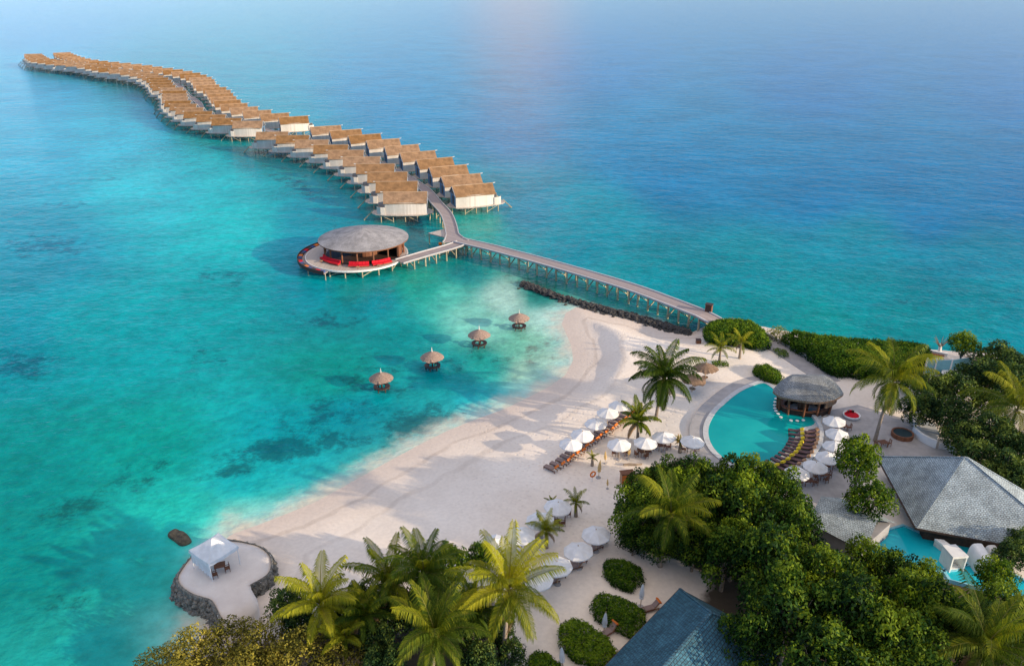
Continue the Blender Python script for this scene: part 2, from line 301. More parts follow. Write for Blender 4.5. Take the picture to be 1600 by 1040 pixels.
M['villa_pool'] = pool_mat('private_pool_water', (0.0, 0.40, 0.52), (0.03, 0.52, 0.62))

# ------------------------------------------------------------------ mesh helpers
class MB:
    def __init__(s): s.v = []; s.f = []; s.m = []; s.mi = 0
    def add(s, vs, fs):
        o = len(s.v); s.v += [tuple(p) for p in vs]
        for f in fs: s.f.append(tuple(i + o for i in f)); s.m.append(s.mi)
        return s
    def box(s, c, size, rz=0.0, rx=0.0, ry=0.0):
        R = Matrix.Rotation(rz, 3, 'Z') @ Matrix.Rotation(ry, 3, 'Y') @ Matrix.Rotation(rx, 3, 'X')
        c = Vector(c); hx, hy, hz = [k / 2 for k in size]
        vs = [c + R @ Vector((x * hx, y * hy, z * hz)) for z in (-1, 1) for x, y in ((-1, -1), (1, -1), (1, 1), (-1, 1))]
        return s.add(vs, [(3, 2, 1, 0), (4, 5, 6, 7), (0, 1, 5, 4), (1, 2, 6, 5), (2, 3, 7, 6), (3, 0, 4, 7)])
    def bar(s, a, b, w, h):
        a, b = Vector(a), Vector(b); d = (b - a).normalized()
        side = d.cross(Vector((0, 0, 1)))
        side = side.normalized() if side.length > 1e-4 else Vector((1, 0, 0))
        up = side.cross(d)
        vs = [p + side * sx * w / 2 + up * sz * h / 2 for p in (a, b) for sx, sz in ((-1, -1), (1, -1), (1, 1), (-1, 1))]
        return s.add(vs, [(0, 1, 2, 3), (7, 6, 5, 4), (0, 4, 5, 1), (1, 5, 6, 2), (2, 6, 7, 3), (3, 7, 4, 0)])
    def tube(s, pts, rads, n=7, cap=True):
        pts = [Vector(p) for p in pts]; vs = []; fs = []
        for i, p in enumerate(pts):
            d = (pts[min(i + 1, len(pts) - 1)] - pts[max(i - 1, 0)]).normalized()
            a = d.cross(Vector((0.31, 0.95, 0.05))); a.normalize(); b = d.cross(a)
            r = rads[i] if isinstance(rads, (list, tuple)) else rads
            vs += [p + (a * math.cos(2 * PI * k / n) + b * math.sin(2 * PI * k / n)) * r for k in range(n)]
        for i in range(len(pts) - 1):
            for k in range(n):
                fs.append((i * n + k, i * n + (k + 1) % n, (i + 1) * n + (k + 1) % n, (i + 1) * n + k))
        if cap: fs += [tuple(range(n))[::-1], tuple((len(pts) - 1) * n + k for k in range(n))]
        return s.add(vs, fs)
    def lathe(s, prof, n=24, c=(0, 0, 0), sx=1.0, sy=1.0, cap=False):
        vs = []; fs = []
        for r, z in prof:
            vs += [(c[0] + r * sx * math.cos(2 * PI * k / n), c[1] + r * sy * math.sin(2 * PI * k / n), c[2] + z) for k in range(n)]
        for i in range(len(prof) - 1):
            for k in range(n): fs.append((i * n + k, i * n + (k + 1) % n, (i + 1) * n + (k + 1) % n, (i + 1) * n + k))
        if cap: fs += [tuple(range(n))[::-1], tuple((len(prof) - 1) * n + k for k in range(n))]
        return s.add(vs, fs)
    def prism(s, poly, z0, z1):
        n = len(poly); vs = [(p[0], p[1], z0) for p in poly] + [(p[0], p[1], z1) for p in poly]
        return s.add(vs, [tuple(range(n))[::-1], tuple(range(n, 2 * n))] + [(k, (k + 1) % n, n + (k + 1) % n, n + k) for k in range(n)])
    def strip(s, A, B, z0, z1):
        """solid band between two equally long polylines (open)"""
        n = len(A); vs = []
        for z in (z0, z1):
            vs += [(p[0], p[1], z + (p[2] if len(p) > 2 else 0)) for p in A] + [(p[0], p[1], z + (p[2] if len(p) > 2 else 0)) for p in B]
        fs = []
        for k in range(n - 1):
            fs += [(2 * n + k, 2 * n + k + 1, 3 * n + k + 1, 3 * n + k), (k, n + k, n + k + 1, k + 1),
                   (k, k + 1, 2 * n + k + 1, 2 * n + k), (n + k, 3 * n + k, 3 * n + k + 1, n + k + 1)]
        fs += [(0, 2 * n, 3 * n, n), (n - 1, 2 * n - 1, 4 * n - 1, 3 * n - 1)]
        return s.add(vs, fs)
    def build(s, name, mats, parent=None, origin=None, smooth=False, uv=False, link=True):
        me = bpy.data.meshes.new(name)
        v = s.v
        if origin is not None:
            o = Vector(origin); v = [tuple(Vector(p) - o) for p in v]
        me.from_pydata(v, [], s.f)
        if not isinstance(mats, (list, tuple)): mats = [mats]
        for m in mats: me.materials.append(m)
        me.polygons.foreach_set('material_index', s.m)
        import bmesh
        bm = bmesh.new(); bm.from_mesh(me); bmesh.ops.recalc_face_normals(bm, faces=bm.faces); bm.to_mesh(me); bm.free()
        if smooth: me.polygons.foreach_set('use_smooth', [True] * len(me.polygons))
        if uv: slope_uv(me)
        me.update()
        ob = bpy.data.objects.new(name, me); col.objects.link(ob)
        if parent is not None: ob.parent = parent
        elif origin is not None: ob.location = origin
        return ob
def slope_uv(me):
    l = me.uv_layers.new(name='UVMap')
    for p in me.polygons:
        n = p.normal; h = Vector((-n.y, n.x, 0))
        h = h.normalized() if h.length > 1e-3 else Vector((1, 0, 0))
        up = n.cross(h)
        for li in p.loop_indices:
            c = me.vertices[me.loops[li].vertex_index].co
            l.data[li].uv = (c.dot(h), c.dot(up))
def radial_uv(me, r0):
    l = me.uv_layers['UVMap'] if 'UVMap' in me.uv_layers else me.uv_layers.new(name='UVMap')
    for p in me.polygons:
        a0 = None
        for li in p.loop_indices:
            c = me.vertices[me.loops[li].vertex_index].co
            a = math.atan2(c.y, c.x)
            if a0 is None: a0 = math.atan2(p.center.y, p.center.x)
            if a - a0 > PI: a -= 2 * PI
            if a - a0 < -PI: a += 2 * PI
            l.data[li].uv = (a * r0 * 0.7, math.hypot(c.x, c.y))
def tag(o, label, cat, group=None, kind=None):
    if label: o['label'] = label
    if cat: o['category'] = cat
    if group: o['group'] = group
    if kind: o['kind'] = kind
    return o
def thing(name, label, cat, loc=(0, 0, 0), rz=0.0, group=None, s=1.0):
    o = bpy.data.objects.new(name, None); col.objects.link(o); o.empty_display_size = 0.5
    o.location = loc; o.rotation_euler = (0, 0, rz); o.scale = (s, s, s)
    return tag(o, label, cat, group)
def kids(o): return [c for c in ALLKIDS.get(o.name, [])]
ALLKIDS = {}
def index_children():
    ALLKIDS.clear()
    for o in col.objects:
        if o.parent is not None: ALLKIDS.setdefault(o.parent.name, []).append(o)
def copy_tree(o, parent=None):
    c = o.copy(); col.objects.link(c)
    if parent is not None: c.parent = parent
    for ch in kids(o): copy_tree(ch, c)
    return c
def dup(proto, label, loc, rz=0.0, s=1.0, group=None):
    c = copy_tree(proto)
    c.location = loc; c.rotation_euler = (0, 0, rz); c.scale = s if isinstance(s, (tuple, list)) else (s, s, s)
    c['label'] = label
    if group: c['group'] = group
    return c
class Proto:
    """first use hands out the prototype itself, later ones copies"""
    def __init__(s, root): s.r = root; s.used = False
    def put(s, label, loc, rz=0.0, sc_=1.0, group=None):
        if not s.used:
            s.used = True; o = s.r
            o.location = loc; o.rotation_euler = (0, 0, rz); o.scale = sc_ if isinstance(sc_, (tuple, list)) else (sc_, sc_, sc_); o['label'] = label
            if group: o['group'] = group
            return o
        return dup(s.r, label, loc, rz, sc_, group)
ORD = ['first', 'second', 'third', 'fourth', 'fifth', 'sixth', 'seventh', 'eighth', 'ninth', 'tenth', 'eleventh', 'twelfth', 'thirteenth', 'fourteenth',
       'fifteenth', 'sixteenth', 'seventeenth', 'eighteenth', 'nineteenth', 'twentieth', 'twenty-first', 'twenty-second', 'twenty-third', 'twenty-fourth',
       'twenty-fifth', 'twenty-sixth', 'twenty-seventh', 'twenty-eighth', 'twenty-ninth', 'thirtieth', 'thirty-first', 'thirty-second', 'thirty-third', 'thirty-fourth', 'thirty-fifth', 'thirty-sixth']
def smooth_line(pts, n=6, closed=False):
    P = [Vector(p) for p in pts]; out = []; L = len(P)
    rng = range(L) if closed else range(L - 1)
    for i in rng:
        p0 = P[(i - 1) % L] if closed or i > 0 else P[0]
        p1, p2 = P[i], P[(i + 1) % L]
        p3 = P[(i + 2) % L] if closed or i + 2 < L else P[-1]
        for k in range(n):
            t = k / n
            out.append(0.5 * ((2 * p1) + (p2 - p0) * t + (2 * p0 - 5 * p1 + 4 * p2 - p3) * t * t + (3 * p1 - p0 - 3 * p2 + p3) * t ** 3))
    if not closed: out.append(P[-1])
    return out
def offset_line(pts, d, closed=False):
    out = []; n = len(pts)
    for i, p in enumerate(pts):
        a = pts[(i - 1) % n] if closed or i > 0 else p
        b = pts[(i + 1) % n] if closed or i < n - 1 else p
        t = (Vector(b) - Vector(a)); t.z = 0; t.normalize()
        out.append(Vector((p[0] - t.y * d, p[1] + t.x * d, p[2] if len(p) > 2 else 0)))
    return out

# ------------------------------------------------------------------ terrain
LAND = 1.5
shore_px = [(262, 1130), (292, 1030), (318, 985), (335, 940), (352, 893), (345, 862), (356, 836), (402, 820), (448, 802), (492, 784), (545, 755), (600, 724), (650, 697), (700, 672), (742, 655),
            (790, 638), (830, 618), (860, 603), (884, 585), (896, 562), (893, 540), (885, 522), (878, 506), (884, 489), (902, 479), (935, 488), (985, 500), (1030, 514),
            (1078, 521), (1100, 511), (1125, 505), (1160, 505), (1200, 512), (1245, 521), (1340, 534), (1440, 546), (1500, 549), (1560, 552), (1640, 562), (1800, 585)]
shore = [at(x, y, 0)[:2] for x, y in shore_px]
poly = np.array(shore + [(300, 90), (300, -120), (-140, -120), (-90, 20)])
def poly_sd(x, y, pg):
    """signed distance, positive inside"""
    x = np.asarray(x, float); y = np.asarray(y, float)
    d = np.full(x.shape, 1e9); ins = np.zeros(x.shape, bool); n = len(pg)
    for i in range(n):
        a = pg[i]; b = pg[(i + 1) % n]
        ex, ey = b[0] - a[0], b[1] - a[1]; wx, wy = x - a[0], y - a[1]
        t = np.clip((wx * ex + wy * ey) / (ex * ex + ey * ey + 1e-12), 0, 1)
        d = np.minimum(d, np.hypot(wx - ex * t, wy - ey * t))
        c = ((a[1] > y) != (b[1] > y)) & (x < (b[0] - a[0]) * (y - a[1]) / (b[1] - a[1] + 1e-12) + a[0])
        ins ^= c
    return np.where(ins, d, -d)
def sstep(a, b, x):
    t = np.clip((x - a) / (b - a), 0, 1); return t * t * (3 - 2 * t)
def height(x, y, sd):
    x = np.asarray(x, float); y = np.asarray(y, float)
    slope = np.interp(sd, [-60, -8, 0, 6, 14, 30], [-3.0, -0.55, 0.0, 0.35, 0.9, LAND])
    berm = np.interp(sd, [-60, -8, 0, 5.0, 5.6, 8.4, 30], [-3.0, -0.6, 0.0, 0.45, 0.52, LAND, LAND])
    k = sstep(98, 116, y)
    steep = np.interp(sd, [-60, -8, 0, 3, 5, 30], [-3.0, -1.0, 0.0, 0.9, LAND, LAND])
    kk = sstep(28, 40, x)
    h = (slope * (1 - k) + berm * k) * (1 - kk) + steep * kk
    wob = 0.07 * np.sin(x * 0.43 + 1.3 * np.sin(y * 0.21)) * np.sin(y * 0.37 + x * 0.11)
    return h + wob * sstep(1, 8, sd)
def G(px, py, dz=0.0):
    z = LAND
    for _ in range(4):
        p = at(px, py, z); z = float(height(p.x, p.y, poly_sd(np.array(p.x), np.array(p.y), poly)))
    return Vector((p.x, p.y, z + dz))
def gz(x, y):
    return float(height(x, y, poly_sd(np.array(float(x)), np.array(float(y)), poly)))

def grid_mesh(name, xs, ys, zf, mat):
    X, Y = np.meshgrid(xs, ys); Z = zf(X, Y)
    nx, ny = len(xs), len(ys)
    me = bpy.data.meshes.new(name)
    V = np.stack([X, Y, Z], -1).reshape(-1, 3)
    i = np.arange(nx * ny).reshape(ny, nx)
    Q = np.stack([i[:-1, :-1], i[:-1, 1:], i[1:, 1:], i[1:, :-1]], -1).reshape(-1, 4)
    me.vertices.add(len(V)); me.vertices.foreach_set('co', V.ravel())
    me.loops.add(Q.size); me.loops.foreach_set('vertex_index', Q.ravel().astype(np.int32))
    me.polygons.add(len(Q)); me.polygons.foreach_set('loop_start', np.arange(0, Q.size, 4, dtype=np.int32))
    me.polygons.foreach_set('use_smooth', np.ones(len(Q), bool))
    me.update(calc_edges=True); me.materials.append(mat)
    ob = bpy.data.objects.new(name, me); col.objects.link(ob)
    return ob, me, X.ravel(), Y.ravel()
def fattr(me, name, vals):
    a = me.attributes.new(name, 'FLOAT', 'POINT'); a.data.foreach_set('value', np.asarray(vals, np.float32).ravel())
def axis(*segs):
    out = []
    for a, b, s in segs: out += list(np.arange(a, b, s))
    return np.array(sorted(set(np.round(out, 3))))
far_p = [300, 420, 600, 900, 1500, 3000, 7000, 15000, 30000]
xs = np.array([-v for v in far_p[::-1]] + list(axis((-200, -80, 8), (-80, 100, 0.9), (100, 200, 6))) + far_p)
ys = np.array([-30000, -6000, -1500, -400, -150, -60, -20] + list(axis((0, 40, 4), (40, 150, 0.9), (150, 300, 8))) + far_p[1:])
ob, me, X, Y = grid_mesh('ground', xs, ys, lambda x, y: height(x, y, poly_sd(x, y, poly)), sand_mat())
ob['kind'] = 'structure'; ob['label'] = 'white sand beach and seabed'
sd = poly_sd(X, Y, poly); fattr(me, 'inland', np.clip(sd, -40, 40))
PX, PY = survey(X, np.maximum(Y, 25), np.maximum(0, np.where(sd > 0, LAND, 0)))
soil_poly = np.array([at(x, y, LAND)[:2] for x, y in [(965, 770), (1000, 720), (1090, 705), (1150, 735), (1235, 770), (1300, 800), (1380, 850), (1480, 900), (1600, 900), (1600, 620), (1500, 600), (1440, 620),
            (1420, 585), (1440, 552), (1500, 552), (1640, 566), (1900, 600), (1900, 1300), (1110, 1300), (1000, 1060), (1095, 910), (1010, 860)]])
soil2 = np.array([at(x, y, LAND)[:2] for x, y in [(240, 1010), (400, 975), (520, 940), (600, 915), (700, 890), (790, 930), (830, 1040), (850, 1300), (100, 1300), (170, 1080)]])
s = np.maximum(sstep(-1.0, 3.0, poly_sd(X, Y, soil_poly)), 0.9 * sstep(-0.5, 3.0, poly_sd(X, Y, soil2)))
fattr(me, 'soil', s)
trod_pts = [(860, 735), (915, 700), (960, 660), (900, 760), (960, 790), (905, 640), (1000, 640), (930, 830), (820, 660), (1060, 610), (985, 560), (1000, 530), (950, 590), (870, 720), (800, 745), (840, 700)]
tr = np.zeros(X.shape)
for x, y in trod_pts:
    p = at(x, y, 1.2); tr = np.maximum(tr, np.exp(-((X - p.x) ** 2 + (Y - p.y) ** 2) / 60.0))
fattr(me, 'trod', np.clip(tr + 0.15, 0, 1))

# water ---------------------------------------------------------------------
def lin(c): return [((v / 255) / 12.92 if v / 255 < 0.04045 else ((v / 255 + 0.055) / 1.055) ** 2.4) for v in c]
K = 1.166
tones = [  # lagoon survey: place (overview units), bed tone, weight
 (-200, 20, 60, 140, 190), (50, 20, 60, 140, 190), (50, 120, 60, 165, 195), (50, 200, 55, 170, 195), (200, 250, 60, 190, 200), (60, 330, 25, 150, 170), (150, 180, 60, 180, 200), (300, 230, 55, 195, 198),
 (320, 300, 35, 190, 190), (150, 450, 5, 165, 170), (0, 450, 0, 150, 165), (300, 400, 5, 165, 168), (200, 600, 5, 155, 145), (50, 620, 5, 150, 145), (50, 750, 10, 150, 145), (150, 870, 45, 170, 165), (-200, 600, 0, 140, 145), (-200, 300, 20, 150, 170),
 (450, 500, 5, 155, 145), (400, 590, 0, 160, 170), (480, 560, 0, 150, 165), (250, 690, 50, 190, 178), (330, 650, 20, 175, 180), (420, 630, 20, 175, 185), (330, 690, 120, 205, 190), (180, 760, 40, 175, 165), (215, 850, 100, 185, 175),
 (600, 395, 110, 195, 175), (630, 420, 130, 200, 180), (680, 400, 165, 212, 195), (740, 430, 170, 214, 198), (750, 480, 165, 205, 180), (710, 500, 150, 198, 172), (650, 440, 130, 198, 180), (690, 460, 120, 188, 165), (650, 490, 60, 172, 165), (720, 460, 130, 188, 160), (640, 540, 20, 165, 180), (570, 580, 10, 150, 160), (600, 500, 10, 150, 155), (540, 450, 5, 155, 155),
 (500, 400, 5, 145, 160), (420, 380, 5, 150, 165), (570, 385, 40, 160, 140), (480, 390, 25, 140, 140), (620, 360, 20, 140, 145), (560, 310, 20, 140, 150), (640, 300, 60, 160, 155), (420, 300, 10, 150, 165), (330, 210, 15, 140, 150), (200, 130, 15, 140, 150),
 (720, 395, 40, 120, 110), (800, 420, 30, 110, 105), (900, 445, 30, 110, 105), (760, 340, 0, 140, 160), (880, 380, 0, 140, 152), (800, 290, 10, 148, 168), (700, 280, 10, 135, 165),
 (1000, 360, 0, 142, 155), (1000, 415, 0, 140, 145), (1100, 430, 5, 145, 145), (1200, 440, 0, 135, 140), (1300, 440, 0, 135, 142), (1372, 440, 0, 135, 148), (1500, 450, 0, 128, 145),
 (1300, 350, 0, 132, 155), (1150, 330, 0, 138, 158), (1372, 250, 0, 108, 158), (1200, 230, 5, 114, 164), (1000, 230, 20, 122, 170), (850, 200, 40, 128, 176), (700, 170, 60, 130, 180), (550, 130, 50, 135, 180),
 (800, 80, 60, 120, 180), (1100, 100, 50, 110, 172), (1372, 100, 40, 106, 168), (1372, 20, 40, 110, 170), (700, 10, 50, 130, 180), (1000, 10, 40, 120, 175), (1700, 200, 0, 92, 154), (900, 235, 10, 122, 172), (1100, 255, 0, 116, 166), (1250, 285, 0, 114, 162), (1150, 390, 0, 142, 152), (1300, 395, 0, 138, 150)]
far_m = [v for v in (460, 520, 600, 700, 850, 1100, 1500, 2500, 5000, 12000, 30000)]
xs = np.array([-v for v in far_m[::-1]] + list(axis((-440, -100, 5), (-100, 110, 1.5), (110, 440, 8))) + far_m)
ys = np.array([-30000, -3000, -500, -100, 0] + list(axis((24, 160, 1.5), (160, 320, 2.5), (320, 700, 7))) + [720, 800, 900, 1050, 1300, 1700, 2300, 3500, 6000, 12000, 30000])
M['water'] = water_mat()
ob, me, X, Y = grid_mesh('sea_water', xs, ys, lambda x, y: np.zeros(x.shape), M['water'])
ob['kind'] = 'structure'; ob['label'] = 'turquoise lagoon and open sea'
PX, PY = survey(X, np.maximum(Y, 45), 0 * X)
num = np.zeros((len(X), 3)); den = np.zeros(len(X))
for t in tones:
    d2 = ((PX - t[0] * K) ** 2 + ((PY - t[1] * K) * 1.5) ** 2) / 60.0 ** 2
    w = 1.0 / (d2 + 0.12) ** 2
    num += w[:, None] * np.array(lin(t[2:5])); den += w
C = num / den[:, None]
bed_gain = np.array([0.25, 0.84, 0.80])
sdw = poly_sd(X, Y, poly)
near = np.exp(-np.maximum(0, -sdw - 1.5) / 3.0)[:, None] * (X < 30)[:, None] * 0.75
C = C * (1 - near) + np.array(lin((150, 212, 205))) * near
keep = sstep(0.06, 0.30, C[:, 0])
G_ = np.repeat(bed_gain[None], len(C), 0); G_[:, 0] += (1.0 - bed_gain[0]) * keep; G_[:, 1:] += (0.95 - G_[:, 1:]) * keep[:, None]
C = np.clip(C * G_, 0, 0.9)
a = me.attributes.new('bed_tone', 'FLOAT_COLOR', 'POINT'); a.data.foreach_set('color', np.concatenate([C, np.ones((len(C), 1))], 1).astype(np.float32).ravel())
fattr(me, 'offshore', np.clip(-sdw, -30, 60) + 9 * sstep(28, 42, X))
reef = [(390, 600, 115, 18, -0.13, 1.0), (330, 620, 70, 14, -0.3, 0.85), (560, 568, 55, 22, -0.2, 1.15), (100, 680, 70, 25, -0.3, 0.7), (30, 490, 60, 30, 0, 0.7), (60, 330, 70, 18, 0, 0.75), (430, 560, 120, 50, -0.3, 0.5), (430, 430, 60, 16, 0, 0.6),
        (300, 370, 50, 16, 0, 0.55), (270, 480, 60, 30, 0, 0.4), (500, 510, 90, 40, -0.2, 0.55), (90, 275, 40, 8, 0, 0.6), (140, 240, 40, 6, 0, 0.5), (620, 480, 50, 22, -0.3, 0.45), (710, 470, 60, 30, -0.4, 0.4), (340, 750, 20, 8, -.4, 0.6), (720, 385, 40, 10, 0.3, 0.9), (840, 425, 90, 12, 0.3, 0.9), (200, 640, 60, 30, -.3, .5), (100, 800, 60, 30, 0, .45), (1250, 400, 200, 60, 0, 0.25),
        (560, 305, 60, 12, 0.4, 0.7), (400, 250, 60, 10, 0.5, 0.7), (250, 170, 50, 8, 0.8, 0.7), (130, 112, 50, 5, 0.3, 0.7)]
R = np.zeros(len(X))
for cx, cy, rx, ry, an, s in reef:
    dx = PX / K - cx; dy = PY / K - cy
    u = (dx * math.cos(an) + dy * math.sin(an)) / rx; v = (-dx * math.sin(an) + dy * math.cos(an)) / ry
    R = np.maximum(R, s * np.exp(-(u * u + v * v)))
fattr(me, 'reef', R)

# ------------------------------------------------------------------ overwater villas
def make_villa():
    root = thing('overwater_villa', '', 'villa')
    L0, L1, WH = 0.0, 11.0, 2.95          # walls
    side = []
    for k in range(9):                    # long sides bow outward a little
        t = k / 8; side.append((L0 + (L1 - L0) * t, -WH - 0.55 * math.sin(PI * t) + 0.25))
    pl = side + [(x, -y) for x, y in side[::-1]]
    w = MB(); n = len(pl)
    vs = [(x, y, 1.4) for x, y in pl] + [(x, y, 4.75) for x, y in pl]
    for rg_ in (range(8), range(9, 17)):
        w = MB(); i0 = rg_[0]; sub = [vs[i0 + k] for k in range(9)] + [vs[n + i0 + k] for k in range(9)]
        w.add(sub, [(k, k + 1, 9 + k + 1, 9 + k) for k in range(8)]); w.build('wall', M['villa_wall'], root)
    ridge, eave, hw = 6.85, 4.6, 3.3
    sl = (ridge - eave) / hw
    for x, nm in ((L0 + 0.05, 'entrance'), (L1 - 0.05, 'sea')):
        g = MB(); yy = WH - 0.25
        g.add([(x, -yy, 1.4), (x, yy, 1.4), (x, yy, ridge - sl * yy - 0.1), (x, 0, ridge - 0.1), (x, -yy, ridge - sl * yy - 0.1)], [(0, 1, 2, 3, 4)])
        go = g.build('gable_wall', M['shade_toned_gable'], root)
        d = MB(); sgn = -1 if nm == 'entrance' else 1
        d.box((x + sgn * 0.06, 0, 3.15), (0.08, 1.3, 2.2)); d.build('door', M['dark_trim'], go)
        d = MB(); d.add([(x + sgn * 0.05, -2.2, 4.75), (x + sgn * 0.05, 2.2, 4.75), (x + sgn * 0.05, 0, ridge - 0.65)], [(0, 1, 2)]); d.build('gable_louvre', M['dark_trim'], go)
    r = MB(); x0, x1, th = -0.2, 11.5, 0.16
    for s in (-1, 1):
        vs = [(x0, 0, ridge), (x1, 0, ridge), (x1 - 0.15, s * hw, eave), (x0 + 0.12, s * hw, eave)]
        vs += [(x, y, z - th) for x, y, z in vs]
        r.add(vs, [(0, 1, 2, 3), (4, 5, 6, 7), (0, 3, 7, 4), (1, 2, 6, 5), (2, 3, 7, 6)])
    ro = r.build('roof', M['villa_roof'], root, uv=True)
    c = MB(); c.bar((x0, 0, ridge + 0.02), (x1 + 0.1, 0, ridge + 0.02), 0.26, 0.1); c.build('ridge_cap', M['villa_roof_cap'], ro)
    c = MB(); c.bar((x1 + 0.1, 0, ridge + 0.02), (x1 + 0.75, 0, ridge + 0.06), 0.16, 0.16); c.build('ridge_finial', M['trim'], ro)
    for s in (-1, 1):
        e = MB(); e.bar((x0 - 0.06, s * hw, eave - 0.03), (x0 - 0.06, 0, ridge - 0.03), 0.06, 0.16); e.build('bargeboard', M['kerb'], ro)
    # deck and bath screens
    dk = MB(); out = [(-1.6, -1.2), (0, -3.0), (3, -3.75), (8, -3.75), (11.2, -3.3), (13.6, -2.6), (14.6, -1.4), (14.8, 0)]
    dk.prism(out + [(x, -y) for x, y in out[::-1][1:]], 1.3, 1.5); dk.build('deck', M['deck_pale'], root)
    pts = [(11.0, -3.0), (12.2, -2.95), (13.1, -2.4), (13.3, -1.6)]
    for sg in (-1, 1):
        A = [(x, y * sg) for x, y in pts]; B = [(x - 0.05, (y + 0.1) * sg) for x, y in pts]
        s_ = MB(); s_.strip(A, B, 1.5, 3.5); s_.build('deck_screen', M['villa_wall'], root)
    b_ = MB(); b_.box((12.2, 1.7, 1.68), (1.9, 0.7, 0.35)); b_.build('sun_bench', M['white'], root)
    for i, x in enumerate((-0.6, 2.6, 5.8, 9.0, 12.2)):
        for y in (-2.6, 2.6) if x > 0 else (-0.9, 0.9):
            p = MB(); p.tube([(x, y, -1.6), (x, y, 1.32)], 0.15, 6); p.build('stilt', M['stilt'], root)
    for y in (-2.6, 2.6):
        for x in (2.6, 9.0):
            p = MB(); p.bar((x, y, -0.4), (x + 3.2, y, 1.25), 0.12, 0.14); p.build('brace', M['stilt'], root)
    st = MB()
    for k in range(8): st.box((15.0 + k * 0.28, 0, 1.3 - k * 0.25), (0.3, 1.0, 0.06))
    st.bar((14.7, 0.5, 1.8), (17.0, 0.5, -0.7), 0.06, 0.15); st.bar((14.7, -0.5, 1.8), (17.0, -0.5, -0.7), 0.06, 0.15)
    st.build('ladder', M['stilt'], root)
    return root
villa = Proto(make_villa()); index_children()
def c2(x0, x1, y): return (380 + (x0 + x1) / 2 * .3061, 150 + y * .3061)
def c1(x0, x1, y): return ((x0 + x1) / 2 * .2915, 50 + y * .2915)
near_lagoon = [c2(722, 935, 517), c2(685, 885, 462), c2(645, 830, 413), c2(587, 765, 370), c2(520, 690, 333), c2(445, 605, 298), c2(370, 525, 270), c2(275, 425, 244), c2(180, 325, 220), c2(75, 220, 202)]
near_sea = [c2(1080, 1275, 478), c2(1030, 1205, 428), c2(968, 1135, 381), c2(900, 1065, 341), c2(822, 968, 306), c2(740, 885, 273), c2(650, 785, 242), c2(555, 690, 216), c2(465, 585, 192), c2(365, 480, 172)]
far_lagoon = [c2(-30, 75, 145), c1(1140, 1290, 480), c1(1065, 1205, 462), c1(985, 1135, 442), c1(925, 1090, 418), c1(900, 1050, 398), c1(880, 1000, 370), c1(870, 990, 320), c1(815, 935, 297), c1(800, 910, 265), c1(740, 850, 235), c1(690, 800, 224), c1(640, 750, 216),
              c1(580, 690, 209), c1(520, 640, 202), c1(430, 520, 180), c1(310, 380, 168), c1(215, 280, 155), c1(180, 240, 148), c1(140, 210, 125)]
far_sea = [c2(205, 310, 122), c2(115, 205, 106), c2(20, 115, 90), c1(1195, 1305, 400), c1(1130, 1260, 362), c1(1100, 1220, 318), c1(1045, 1155, 292), c1(1035, 1140, 265), c1(1020, 1110, 250), c1(985, 1090, 240), c1(950, 1050, 228), c1(865, 960, 212), c1(760, 860, 198),
           c1(705, 800, 190), c1(610, 680, 178), c1(490, 560, 167), c1(395, 450, 152), c1(330, 380, 130), c1(290, 360, 115)]
def resample(pts, step):
    out = [pts[0]]; acc = 0
    for a, b in zip(pts, pts[1:]):
        d = (b - a).length; 
        t = step - acc
        while t <= d:
            out.append(a + (b - a) * (t / d)); t += step
        acc = d - (t - step)
    return out
MID = 5.6
rows = []
rows.append(([at(x, y, 6.5) for x, y in near_lagoon], 'lagoon', 'near cluster'))
rows.append(([at(x, y, 6.5) for x, y in near_sea], 'sea', 'near cluster'))
rows.append((resample(smooth_line([at(x, y, 6.5) for x, y in far_lagoon], 4), 12.5), 'lagoon', 'far cluster'))
rows.append((resample(smooth_line([at(x, y, 6.5) for x, y in far_sea], 4), 12.5), 'sea', 'far cluster'))
for pts, sidename, cl in rows:
    for i, p in enumerate(pts):
        far = cl == 'far cluster'
        bend = max(0.0, min(1.0, (p.y - 450) / 120)) if far else 0
        if sidename == 'lagoon':
            a = math.radians(3 + 14 * bend) + PI + random.uniform(-.015, .015)
        else:
            a = math.radians(21 + 12 * bend) + random.uniform(-.015, .015)
        u = Vector((math.cos(a), math.sin(a), 0)); v = Vector((-u.y, u.x, 0))
        # surveyed point sits on the middle of the camera-side slope
        toward = -v if v.y > 0 else v
        o = p - u * 5.5 - toward * 1.75; o.z = 0.65
        nm = ORD[i] + (' (nearest the bar)' if False else '')
        lab = 'tan-roofed villa on stilts, %s from the bar in the %s, %s row' % (nm, cl, 'lagoon' if sidename == 'lagoon' else 'open-sea')
        villa.put(lab, o, a, 1.0, 'overwater villas on stilts')

